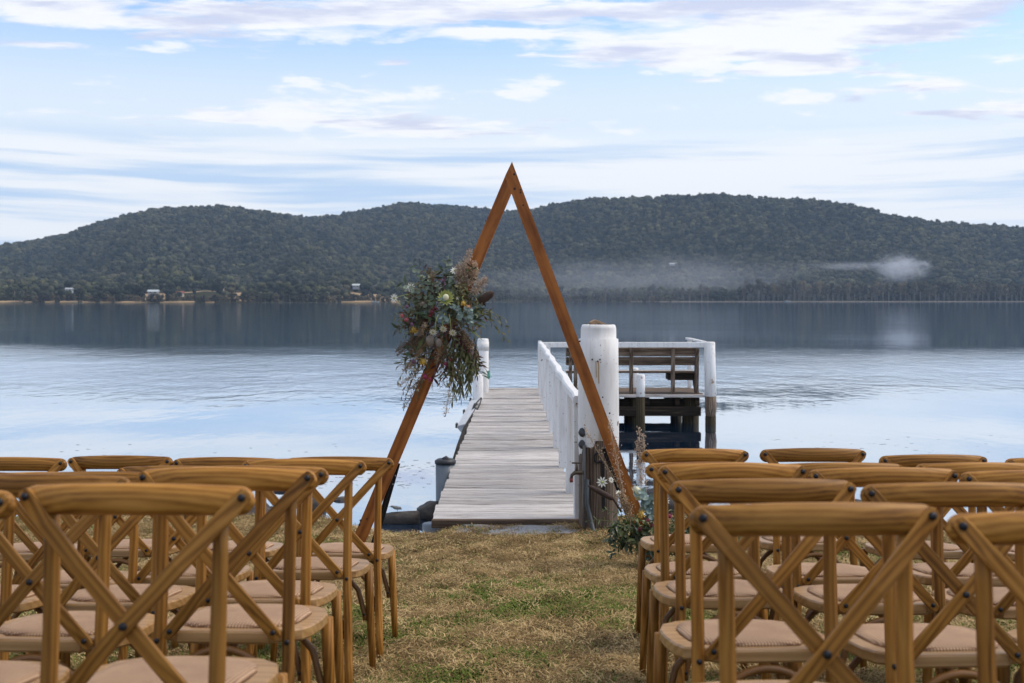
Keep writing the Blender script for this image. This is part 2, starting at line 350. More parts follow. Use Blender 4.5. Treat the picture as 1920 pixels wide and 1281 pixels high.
    def leaf(s, p, d, nrm, L, W, fold=0.15, curl=0.1, seg=3):      # a pointed leaf: two strips meeting at a midrib
        p = Vector(p); d = Vector(d).normalized(); nrm = Vector(nrm); nrm = (nrm - d * nrm.dot(d))
        nrm = nrm.normalized() if nrm.length > 1e-4 else d.orthogonal().normalized(); b = d.cross(nrm)
        prof = [0.0, 0.75, 1.0, 0.62, 0.0] if seg > 2 else [0.0, 1.0, 0.0]
        m = len(prof); vs = []; fs = []
        for i, w_ in enumerate(prof):
            t = i / (m - 1); q = p + d * (L * t) - nrm * (curl * L * t * t)
            hw = W * .5 * w_
            vs += [q - b * hw + nrm * (fold * hw), q, q + b * hw + nrm * (fold * hw)]
        for i in range(m - 1):
            a = i * 3
            if i == 0: fs += [(1, 3, 4), (1, 4, 5)]
            elif i == m - 2: fs += [(a, a + 4, a + 1), (a + 1, a + 4, a + 2)]
            else: fs += [(a, a + 3, a + 4, a + 1), (a + 1, a + 4, a + 5, a + 2)]
        return s.add(vs, fs)
    def disc(s, c, nrm, r, n=8, cup=0.15):
        c = Vector(c); nrm = Vector(nrm).normalized(); u = nrm.orthogonal().normalized(); b = nrm.cross(u)
        vs = [c - nrm * (cup * r)] + [c + u * (math.cos(2 * math.pi * k / n) * r) + b * (math.sin(2 * math.pi * k / n) * r * .92) for k in range(n)]
        return s.add(vs, [(0, 1 + k, 1 + (k + 1) % n) for k in range(n)])
    def mesh(s, name, m):
        me = bpy.data.meshes.new(name); me.from_pydata([tuple(p) for p in s.v], [], s.f); me.materials.append(m)
        me.polygons.foreach_set('use_smooth', s.sm); me.update(); return me
    def build(s, name, m, parent=None, loc=None):
        o = bpy.data.objects.new(name, s.mesh(name, m)); COL.objects.link(o)
        if parent is not None: o.parent = parent
        if loc is not None: o.location = loc
        return o
def inst(name, me, parent=None, loc=(0, 0, 0), rot=(0, 0, 0), scl=(1, 1, 1)):
    o = bpy.data.objects.new(name, me); COL.objects.link(o); o.parent = parent; o.location = loc; o.rotation_euler = rot; o.scale = scl; return o
def tag(o, label=None, cat=None, group=None, kind=None):
    if label: o['label'] = label
    if cat: o['category'] = cat
    if group: o['group'] = group
    if kind: o['kind'] = kind
    return o
def thing(name, label, cat, loc=(0, 0, 0), rz=0.0, group=None):
    o = bpy.data.objects.new(name, None); COL.objects.link(o); o.location = loc; o.rotation_euler = (0, 0, rz); o.empty_display_size = 0.1
    return tag(o, label, cat, group)
def at(px, py, d): return Vector(((px - 960) * d / F, d, ZC - (py - HY) * d / F))    # where a sight line reaches depth d

WATER = -0.58
def smooth(a, b, x):
    t = min(1, max(0, (x - a) / (b - a))); return t * t * (3 - 2 * t)
def shore_y(x):                          # where the bank breaks towards the water
    return 10.0 + 0.13 * math.sin(x * 1.7) + 0.10 * math.sin(x * 4.1 + 1) - 0.30 * smooth(0.8, 2.0, x) - 0.62 * smooth(-1.75, -1.2, x) * smooth(-.35, -.6, x)
def ground_z(x, y):
    z = 0.884 - 0.110 * y if y > -1 else 0.994
    if y > 8.1: z = 0.884 - .110 * 8.1 - (y - 8.1) * 0.03
    sy = shore_y(x)
    z -= 1.3 * smooth(sy, sy + 1.7, y) + 0.25 * smooth(sy + 1.5, sy + 8, y)
    return z + 0.010 * math.sin(x * 5.3 + y * 3.1) + 0.008 * math.sin(x * 11.0 - y * 9.0)

# ------------------------------------------------------------------ ground, gravel, water
def build_ground():
    xs = np.concatenate([np.linspace(-3000, -40, 6), np.linspace(-30, -9, 10), np.linspace(-8, 8, 110), np.linspace(9, 30, 10), np.linspace(40, 3000, 6)])
    ys = np.concatenate([np.linspace(-600, -20, 6), np.linspace(-12, 0, 8), np.linspace(0.5, 14, 100), np.linspace(16, 40, 6)])
    v = [(x, y, ground_z(x, y)) for y in ys for x in xs]; nx = len(xs)
    f = [(j * nx + i, j * nx + i + 1, (j + 1) * nx + i + 1, (j + 1) * nx + i) for j in range(len(ys) - 1) for i in range(nx - 1)]
    mb = MB(); mb.add(v, f, True); tag(mb.build('ground', ground_mat), kind='structure')
    g = MB(); pts = []; nseg = 26
    for i in range(nseg):                # ragged gravel apron in front of the jetty
        a = i / nseg * 2 * math.pi; r = 1 + .13 * math.sin(3 * a + 1) + .08 * math.sin(7 * a) + .06 * math.sin(11 * a + 2)
        x, y = 0.02 + 0.62 * r * math.cos(a), 9.46 + 0.30 * r * math.sin(a); pts.append((x, y))
    vs = [(0.02, 9.46, ground_z(0.02, 9.46) + .022)] + [(x, y, ground_z(x, y) + .012) for x, y in pts]
    g.add(vs, [(0, 1 + i, 1 + (i + 1) % nseg) for i in range(nseg)], True)
    tag(g.build('gravel_apron', gravel_mat), kind='structure')
build_ground()
def m_water():
    m, nt, b = mat("lake_water"); N = nt.nodes; L = nt.links
    N.remove(b)
    tc = N.new("ShaderNodeTexCoord"); sep = N.new("ShaderNodeSeparateXYZ"); L.new(tc.outputs['Object'], sep.inputs[0])
    def mth(op, a, b=None, c=None):
        n = N.new("ShaderNodeMath"); n.operation = op
        for i, x in enumerate((a, b, c)):
            if x is None: continue
            if isinstance(x, (int, float)): n.inputs[i].default_value = x
            else: L.new(x, n.inputs[i])
        return n.outputs[0]
    def sst(x, a, b):
        n = N.new("ShaderNodeMapRange"); n.interpolation_type = 'SMOOTHSTEP'; n.inputs['From Min'].default_value = a; n.inputs['From Max'].default_value = b
        L.new(x, n.inputs['Value']); return n.outputs['Result']
    def mapped(sx, sy):
        mp = N.new("ShaderNodeMapping"); mp.inputs['Scale'].default_value = (sx, sy, 1); L.new(tc.outputs['Object'], mp.inputs[0]); return mp.outputs[0]
    x, y = sep.outputs[0], sep.outputs[1]
    pat = tex_noise(nt, mapped(.035, .05), 1.0, 3, .5)
    yy = mth('ADD', y, mth('MULTIPLY', mth('SUBTRACT', pat, 0.5), 34.0))
    rough_zone = mth('MULTIPLY', sst(yy, 19.0, 36.0), sst(yy, 68.0, 34.0))        # breeze-ruffled belt
    far = sst(y, 55, 110)
    w1 = tex_noise(nt, mapped(2.3, 1.15), 1.0, 3, .55, .4); w2 = tex_noise(nt, mapped(.45, .35), 1.0, 3, .5, .3)
    w3 = tex_noise(nt, mapped(.03, 2.2), 1.0, 2, .5)
    h = mth('ADD', mth('MULTIPLY', w1, 0.5), mth('MULTIPLY', w2, 0.8))
    amp = mth('ADD', mth('MULTIPLY', rough_zone, 0.09), 0.004)
    hh = mth('MULTIPLY', h, amp)
    hh = mth('ADD', hh, mth('MULTIPLY', mth('MULTIPLY', w3, far), 0.010))
    bp = N.new("ShaderNodeBump"); bp.inputs['Strength'].default_value = 1.0; bp.inputs['Distance'].default_value = 1.0; L.new(hh, bp.inputs['Height'])
    gl = N.new("ShaderNodeBsdfGlossy"); gl.inputs['Color'].default_value = (.90, .95, 1.0, 1); L.new(bp.outputs[0], gl.inputs['Normal'])
    rg = mth('ADD', mth('MULTIPLY', rough_zone, 0.16), mth('MULTIPLY', far, 0.012)); rg = mth('ADD', rg, 0.03); L.new(rg, gl.inputs['Roughness'])
    df = N.new("ShaderNodeBsdfDiffuse"); df.inputs['Color'].default_value = (.007, .032, .075, 1)
    fr = N.new("ShaderNodeFresnel"); fr.inputs['IOR'].default_value = 1.5; L.new(bp.outputs[0], fr.inputs['Normal'])
    fac = mth('MINIMUM', mth('MULTIPLY_ADD', fr.outputs[0], 0.80, 0.46), 0.91)
    mx = N.new("ShaderNodeMixShader"); L.new(fac, mx.inputs[0]); L.new(df.outputs[0], mx.inputs[1]); L.new(gl.outputs[0], mx.inputs[2])
    L.new(mx.outputs[0], N['Material Output'].inputs['Surface']); return m
water_mat = m_water()
wm = MB(); wm.add([(-4000, 9.6, WATER), (4000, 9.6, WATER), (4000, 3500, WATER), (-4000, 3500, WATER)], [(0, 1, 2, 3)])
tag(wm.build('lake_water', water_mat), kind='structure')

# ------------------------------------------------------------------ hills and forest
PROF = [(-900, 500), (-400, 478), (-150, 468), (0, 458), (60, 452), (130, 438), (190, 418), (240, 402), (290, 392), (340, 388), (420, 390), (500, 400), (580, 407), (640, 403), (700, 393), (760, 386),
        (830, 384), (880, 388), (930, 393), (985, 398), (1020, 390), (1060, 380), (1120, 371), (1200, 368), (1300, 367), (1400, 368), (1480, 370), (1550, 376), (1610, 388), (1660, 402), (1740, 412), (1830, 420), (1920, 426), (2200, 445), (2800, 490)]
PX = np.array([p[0] for p in PROF], float); PY = np.array([p[1] for p in PROF], float)
def shore_dist(u): return 860 + 260 * smooth(700, 1000, u) - 30 * math.sin(u / 170.0)
def ridge_dist(u):
    return 2300 + 350 * math.exp(-((u - 800) / 170) ** 2) - 250 * smooth(950, 1250, u)
def hill_z(u, Y):
    ys, yr = shore_dist(u), ridge_dist(u)
    zr = ZC + (HY - np.interp(u, PX, PY)) * yr / F - 13.0
    t = (Y - ys) / (yr - ys)
    if t < 0: return WATER + 0.3 + t * 8
    s = 0.035 * smooth(0, .08, t) + 0.09 * smooth(.06, .4, t)
    s += 0.875 * smooth(.22, 1.0, t) ** 1.15
    s += 0.050 * math.sin(u / 47.0 + 5 * t) * math.sin(math.pi * min(t, 1)) + 0.028 * math.sin(u / 19.0 - 8 * t) * math.sin(math.pi * min(t, 1))
    if t > 1: s = 1 - 0.5 * (t - 1) - (t - 1) ** 2
    return WATER + 0.3 + zr * s
us = np.linspace(-900, 2800, 200); ts = np.concatenate([np.linspace(-.03, 0, 3), np.linspace(0.01, 1.5, 60)])
vs = []
for u in us:
    ys, yr = shore_dist(u), ridge_dist(u)
    for t in ts:
        Y = ys + t * (yr - ys); vs.append(((u - 960) * Y / F, Y, hill_z(u, Y)))
nt_ = len(ts); fs = [(i * nt_ + j, (i + 1) * nt_ + j, (i + 1) * nt_ + j + 1, i * nt_ + j + 1) for i in range(len(us) - 1) for j in range(nt_ - 1)]
hb = MB(); hb.add(vs, fs, True); tag(hb.build('hills', hill_mat), kind='structure')

def crown_mesh(name, m, rad, hgt, blobs, cards, seed, flat_=0.75, size=1.6, sub=2):
    rr = random.Random(seed); mb = MB()
    for k in range(blobs):
        a = rr.uniform(0, 6.28); q = rr.uniform(.1, .62) * rad; z = hgt * rr.uniform(.45, .85)
        r = rad * rr.uniform(.36, .56)
        if k == 0: q = 0; r = rad * .55
        mb.ball((q * math.cos(a), q * math.sin(a), z), r, sub, .13, (1, 1, flat_), seed * 31 + k)
    n0 = len(mb.v); pts = list(mb.v)
    for _ in range(cards):
        p = Vector(rr.choice(pts)); d = (p - Vector((0, 0, hgt * .55))).normalized(); p = p + d * rr.uniform(-.05, .16) * rad
        u = Vector((rr.uniform(-1, 1), rr.uniform(-1, 1), rr.uniform(-1, 1))).normalized(); v = u.orthogonal().normalized(); L = size * rr.uniform(.5, 1.2)
        mb.add([p - u * L, p + v * L * .6, p + u * L, p - v * L * .7], [(0, 1, 2, 3)])
    return mb.mesh(name, m)
protos = bpy.data.collections.new("forest_sources")
for k in range(6):
    me = crown_mesh('forest_crown', [forest_leaf, forest_leaf, olive_leaf, forest_leaf, forest_leaf, olive_leaf][k], 5.0 + .4 * (k % 3), 13, 6, 90, 50 + k, .8, 0.9)
    o = bpy.data.objects.new('forest_crown', me); protos.objects.link(o)
def scatter(name, pts, idx, rots, scl, coll, kind='stuff', label=None, cat=None):
    me = bpy.data.meshes.new(name); me.from_pydata([tuple(p) for p in pts], [], [])
    a = me.attributes.new('pick', 'INT', 'POINT'); a.data.foreach_set('value', np.asarray(idx, np.int32))
    a = me.attributes.new('turn', 'FLOAT_VECTOR', 'POINT'); a.data.foreach_set('vector', np.asarray(rots, np.float32).ravel())
    a = me.attributes.new('size', 'FLOAT_VECTOR', 'POINT'); a.data.foreach_set('vector', np.asarray(scl, np.float32).ravel())
    o = bpy.data.objects.new(name, me); COL.objects.link(o)
    ng = bpy.data.node_groups.new(name + "_nodes", 'GeometryNodeTree')
    ng.interface.new_socket('Geometry', in_out='INPUT', socket_type='NodeSocketGeometry'); ng.interface.new_socket('Geometry', in_out='OUTPUT', socket_type='NodeSocketGeometry')
    gi = ng.nodes.new('NodeGroupInput'); go = ng.nodes.new('NodeGroupOutput'); ip = ng.nodes.new('GeometryNodeInstanceOnPoints')
    ci = ng.nodes.new('GeometryNodeCollectionInfo'); ci.inputs['Collection'].default_value = coll; ci.inputs['Separate Children'].default_value = True; ci.inputs['Reset Children'].default_value = True
    def attr(nm, t):
        n = ng.nodes.new('GeometryNodeInputNamedAttribute'); n.data_type = t; n.inputs['Name'].default_value = nm; return n.outputs['Attribute']
    L = ng.links.new; L(gi.outputs[0], ip.inputs['Points']); L(ci.outputs[0], ip.inputs['Instance']); ip.inputs['Pick Instance'].default_value = True
    L(attr('pick', 'INT'), ip.inputs['Instance Index'])
    er = ng.nodes.new('FunctionNodeEulerToRotation'); L(attr('turn', 'FLOAT_VECTOR'), er.inputs[0]); L(er.outputs[0], ip.inputs['Rotation'])
    L(attr('size', 'FLOAT_VECTOR'), ip.inputs['Scale']); L(ip.outputs[0], go.inputs[0])
    md = o.modifiers.new('scatter', 'NODES'); md.node_group = ng
    tag(o, label, cat, None, kind); return o
CLEAR = [(330, 470, .0, .16), (650, 720, .0, .10), (255, 310, .0, .10), (90, 145, .015, .05)]
def build_forest():
    P = []; n = 0
    while n < 62000:
        u = rng.uniform(-350, 2270); t = rng.uniform(0.015, 1.06) ** 1.0
        ys, yr = shore_dist(u), ridge_dist(u); Y = ys + t * (yr - ys)
        if rng.uniform(0, 1) > Y / 2700: continue
        if any(a < u < b and c < t < d for a, b, c, d in CLEAR) and rng.uniform() < .88: n += 1; continue
        P.append(((u - 960) * Y / F, Y, hill_z(u, Y) - 1.5)); n += 1
    m = len(P); s = (.38 + .72 * rng.uniform(0, 1, (m, 1)) ** 1.6) * np.ones((1, 3)); s[:, 2] *= rng.uniform(.8, 1.25, m)
    r = np.zeros((m, 3)); r[:, 2] = rng.uniform(0, 6.28, m)
    scatter('forest', P, rng.integers(0, 6, m), r, s, protos, 'stuff', 'dense grey green eucalypt forest covering the far hills', 'forest')
build_forest()

# trees one can tell apart along the far shore
def shore_tree_proto(kind, seed):
    rr = random.Random(seed)
    tm = MB(); H = {'oak': 17, 'gum': 15, 'bush': 8}[kind]
    nst = {'oak': 3, 'gum': 2, 'bush': 3}[kind]
    for k in range(nst):
        a = rr.uniform(0, 6.28); x, y = .9 * math.cos(a) * (k > 0), .9 * math.sin(a) * (k > 0); le = rr.uniform(-1.4, 1.4)
        tm.tube([(x, y, -1), (x + le * .3, y, H * .35), (x + le, y, H * .75)], [.30, .22, .10], 5)
        for q in range(3):
            z = H * rr.uniform(.35, .7); b = rr.uniform(0, 6.28); tm.tube([(x + le * .4, y, z), (x + le * .4 + 2.0 * math.cos(b), y + 2.0 * math.sin(b), z + 2)], [.13, .05], 4)
    cm = MB()
    base, top = {'oak': (.38, 1.0), 'gum': (.25, 1.0), 'bush': (.05, 1.0)}[kind]
    Rr = {'oak': 3.4, 'gum': 5.6, 'bush': 5.0}[kind]
    for k in range({'oak': 16, 'gum': 15, 'bush': 12}[kind]):
        t = rr.uniform(0, 1); a = rr.uniform(0, 6.28); q = Rr * rr.uniform(.1, .75) * (1 - .45 * t)
        cm.ball((q * math.cos(a), q * math.sin(a), H * (base + (top - base - .07) * t)), Rr * rr.uniform(.2, .38), 1, .16, (1, 1, 1.15 if kind == 'oak' else .8), seed * 77 + k)
    pts = list(cm.v)
    for _ in range(260):
        p = Vector(rr.choice(pts)) + Vector((rr.uniform(-1, 1), rr.uniform(-1, 1), rr.uniform(-1.1, .9))) * .7
        u = Vector((rr.uniform(-1, 1), rr.uniform(-1, 1), rr.uniform(-1.6, 1.0))).normalized(); v = u.orthogonal().normalized(); L = rr.uniform(.35, .9)
        cm.add([p - u * L, p + v * L * .55, p + u * L, p - v * L * .55], [(0, 1, 2, 3)])
    return tm.mesh('trunk', bark_mat), cm.mesh('crown', {'oak': shore_leaf, 'gum': olive_leaf, 'bush': shore_leaf}[kind])
SP = {k: [shore_tree_proto(k, 10 * i + j) for j in range(4)] for i, k in enumerate(('oak', 'gum', 'bush'))}
def shore_tree(u, off, kind, s):
    Y = shore_dist(u) + off; X = (u - 960) * Y / F
    zone = next(z for lim, z in ((110, 'at the far left edge'), (230, 'below the white cottage'), (325, 'beside the long pale shed'), (470, 'below the red roofed house'), (630, 'between the two tan clearings'), (745, 'at the orange slope'), (940, 'seen beside the bouquet'),
        (1090, 'seen inside the arch'), (1250, 'seen above the thick white pile'), (1420, 'in the smoky mist'), (1610, 'left of the smoke puff'), (1770, 'under the smoke puff'), (9999, 'right of the smoke puff')) if u < lim)
    lab = {'oak': 'slim dark she-oak with pale trunk', 'gum': 'round olive gum tree', 'bush': 'low dark shoreline bush'}[kind]
    lab = ('taller ' if s > {'oak': 1.12, 'gum': .85, 'bush': .65}[kind] else 'smaller ') + lab + ', ' + zone
    t = thing('tree', lab, 'tree', (X, Y, WATER + .25 + max(0, off) * .012), random.uniform(0, 6.28), 'trees along the far shore'); t.scale = (s, s, s * random.uniform(.88, 1.12))
    a, b = random.choice(SP[kind]); inst('trunk', a, t); inst('crown', b, t)
def shore_trees():
    u = 1395
    while u < 1935: shore_tree(u, random.uniform(2, 10), 'oak', random.uniform(.95, 1.3)); u += random.uniform(7, 12)
    u = 1400
    while u < 1935: shore_tree(u, random.uniform(18, 30), 'oak', random.uniform(1.0, 1.3)); u += random.uniform(16, 24)
    u = 940
    while u < 1395: shore_tree(u, random.uniform(3, 20), random.choice(['oak', 'gum', 'gum']), random.uniform(.75, 1.1)); u += random.uniform(9, 15)
    u = 985
    while u < 1260: shore_tree(u, random.uniform(-3, 2), 'bush', random.uniform(.55, .8)); u += random.uniform(9, 16)
    u = -12
    while u < 930:
        k = random.choice(['gum', 'bush', 'bush'])
        if any(a + 4 < u < b - 4 for a, b, *_ in CLEAR): k = 'bush'
        shore_tree(u, random.uniform(-2, 6) if (int(u / 37) % 3) else random.uniform(8, 20), k, random.uniform(.55, .85) if k == 'bush' else random.uniform(.65, .95)); u += random.uniform(6, 11)
shore_trees()
def number_alike():                      # trees that share a description are told apart by their order along the shore
    by = {}
    for o in COL.objects:
        if o.get('category') == 'tree': by.setdefault(o['label'], []).append(o)
    words_ = ['first', 'second', 'third', 'fourth', 'fifth', 'sixth', 'seventh', 'eighth', 'ninth', 'tenth', 'eleventh', 'twelfth', 'thirteenth', 'fourteenth', 'fifteenth', 'sixteenth', 'seventeenth', 'eighteenth', 'nineteenth', 'twentieth', 'twenty-first', 'twenty-second', 'twenty-third', 'twenty-fourth', 'twenty-fifth']
    for lab, os_ in by.items():
        if len(os_) > 1:
            for k, o in enumerate(sorted(os_, key=lambda q: q.location.x / q.location.y)): o['label'] = lab + ', ' + words_[min(k, 24)] + ' from left'
number_alike()
# dry grass bank and clearings on the far left shore, pale beach line on the right
def bank(name, u0, u1, d0, d1, m, hz=.25, slope=.02):
    mb = MB(); n = max(4, int((u1 - u0) / 12)); v = []
    for i in range(n + 1):
        u = u0 + (u1 - u0) * i / n; Y = shore_dist(u); j = random.uniform(-2, 2)
        for Q, z in ((Y + d0 + j, WATER - .3), (Y + d0 + 1.5 + j, WATER + hz), (Y + d1, max(WATER + hz + slope * (d1 - d0), hill_z(u, Y + d1) + .5))): v.append(((u - 960) * Q / F, Q, z))
    mb.add(v, [(i * 3 + j, (i + 1) * 3 + j, (i + 1) * 3 + j + 1, i * 3 + j + 1) for i in range(n) for j in range(2)], True)
    tag(mb.build(name, m), kind='structure')
for u0, u1 in ((-30, 62), (84, 104), (112, 146), (154, 180), (188, 288), (300, 365), (385, 402), (640, 704), (722, 750)): bank('grass_bank', u0, u1, -4, 9, tan_grass, random.uniform(.7, 1.1), .05)
bank('grass_slope', 320, 480, 30, 150, tan_grass, 1.5, .06); bank('grass_slope', 640, 725, 14, 110, tan_grass, 1.5, .06); bank('grass_slope', 250, 315, 30, 100, tan_grass, 1.5, .06)
bank('beach', 1180, 1960, -4, 1, flat("pale_sand", (.20, .175, .155), .9, .2, .1), .35, .05)
def house(label, u, off, wd, dp, ht, wallm, roofm, zoff=0.0, rz=0.0):
    Y = shore_dist(u) + off; z = max(hill_z(u, Y), WATER + .5) + zoff
    t = thing('house', label, 'house', ((u - 960) * Y / F, Y, z), rz)
    b = MB(); b.box((0, 0, ht / 2 - 1), (wd, dp, ht + 2)); b.build('wall', wallm, t)
    r = MB(); hw, hd = wd / 2 + .6, dp / 2 + .6
    r.add([(-hw, -hd, ht), (hw, -hd, ht), (hw, hd, ht), (-hw, hd, ht), (-hw, 0, ht + dp * .3), (hw, 0, ht + dp * .3), (-hw, -hd, ht - .15), (hw, -hd, ht - .15)], [(0, 1, 5, 4), (2, 3, 4, 5), (0, 4, 3), (1, 2, 5), (6, 7, 1, 0), (0, 3, 2, 1)])
    r.build('roof', roofm, t)
    n = max(2, int(wd / 4))
    for i in range(n):
        q = MB(); q.box((-wd / 2 + wd * (i + .5) / n, -dp / 2 - .04, ht * .5), (wd / n * .45, .1, ht * .4)); q.build('window', glass_dark, t)
house('long pale shed with a sheet roof in the tan clearing', 288, 62, 7.5, 5, 1.5, house_white, roof_grey, 3.2)
house('small red roofed house behind the tan clearing', 336, 70, 6.5, 5, 1.8, cream_wall, roof_red, 1.2)
house('pale low farmhouse at the top of the dry slope', 408, 160, 11, 6, 1.8, cream_wall, roof_grey, 1.6, .1)
house('tiny white cottage among the trees above the leftmost bank', 130, 70, 5, 4, 1.2, house_white, house_white, 6.4)
house('white roofed hut on the bare orange slope', 668, 120, 6, 5, 1.5, house_white, roof_grey, 5.0)
house('white building half hidden high in the forest', 1262, 420, 9, 5, 1.4, house_white, house_white, 9)
def boat(label, u, off):
    Y = shore_dist(u) + off; t = thing('moored_boat', label, 'boat', ((u - 960) * Y / F, Y, WATER), R(8))
    h = MB(); secs = []
    for i, (x, w_, zt) in enumerate(((-3.2, .9, .9), (-1, 1.1, .9), (1.5, .95, 1.05), (3.4, .05, 1.3))):
        secs += [(x, -w_, zt), (x, -w_ * .6, -.2), (x, w_ * .6, -.2), (x, w_, zt)]
    h.add(secs, [(i * 4 + j, (i + 1) * 4 + j, (i + 1) * 4 + j + 1, i * 4 + j + 1) for i in range(3) for j in range(3)] + [(0, 1, 2, 3)] + [(i * 4 + 3, (i + 1) * 4 + 3, (i + 1) * 4, i * 4) for i in range(3)])
    h.build('hull', house_white, t); c = MB(); c.box((-.4, 0, 1.4), (2.2, 1.3, 1.1)); c.build('cabin', house_white, t); g = MB(); g.box((-.4, 0, 1.6), (1.8, 1.36, .4)); g.build('window', glass_dark, t)
boat('small white boat moored below the orange slope', 703, -9)
boat('little white boat drawn up on the pale beach', 1476, -7)

# ------------------------------------------------------------------ haze and smoke
def volume_mat(name, col, dens, blob=False, inner=0.15, detail=3.0, aniso=0.0):
    m = bpy.data.materials.new(name); m.use_nodes = True; nt = m.node_tree; nt.nodes.clear()
    pv = nt.nodes.new("ShaderNodeVolumePrincipled"); pv.inputs['Color'].default_value = (*col, 1); pv.inputs['Density'].default_value = dens; pv.inputs['Anisotropy'].default_value = aniso
    out = nt.nodes.new("ShaderNodeOutputMaterial"); nt.links.new(pv.outputs[0], out.inputs['Volume'])
    if blob:
        tc = nt.nodes.new("ShaderNodeTexCoord"); ln = nd(nt, "ShaderNodeVectorMath", operation='LENGTH'); nt.links.new(tc.outputs['Object'], ln.inputs[0])
        n = tex_noise(nt, tc.outputs['Object'], detail, 6, .65, 1.2)
        a = nd(nt, "ShaderNodeMath", operation='MULTIPLY_ADD'); nt.links.new(n, a.inputs[0]); a.inputs[1].default_value = -1.7; nt.links.new(ln.outputs['Value'], a.inputs[2])
        mr = nd(nt, "ShaderNodeMapRange"); mr.interpolation_type = 'SMOOTHSTEP'; mr.inputs['From Min'].default_value = 0.02; mr.inputs['From Max'].default_value = -.95 + inner; mr.inputs['To Max'].default_value = dens
        nt.links.new(a.outputs[0], mr.inputs['Value']); nt.links.new(mr.outputs[0], pv.inputs['Density'])
    return m
HAZE = True
if HAZE:
    hz = MB(); hz.box((0, 1700, 160), (8400, 5000, 340)); hz.v = [(x, y, z) for x, y, z in hz.v]
    ho = hz.build('haze', volume_mat("thin_air", (.58, .76, 1.0), 0.00008)); tag(ho, kind='stuff')
def smoke(u, py, off, rx, ry, rz, dens, label, detail=2.5):
    Y = shore_dist(u) + off; c = at(u, py, Y)
    mb = MB(); mb.ball((0, 0, 0), 1.0, 3); o = mb.build('smoke', volume_mat("wood_smoke", (.9, .93, 1.0), dens, True, detail=detail)); o.location = c; o.scale = (rx, ry, rz); tag(o, label, 'smoke', None, 'stuff'); return o
smoke(1690, 503, 150, 44, 22, 22, 0.055, 'white puff of smoke rising over the far right trees')
smoke(1600, 499, 160, 72, 18, 8, 0.018, 'thin streak of smoke drifting along the hillside')
smoke(1220, 528, 30, 270, 90, 42, 0.0030, 'low grey smoke mist lying over the central shore forest', 1.6)

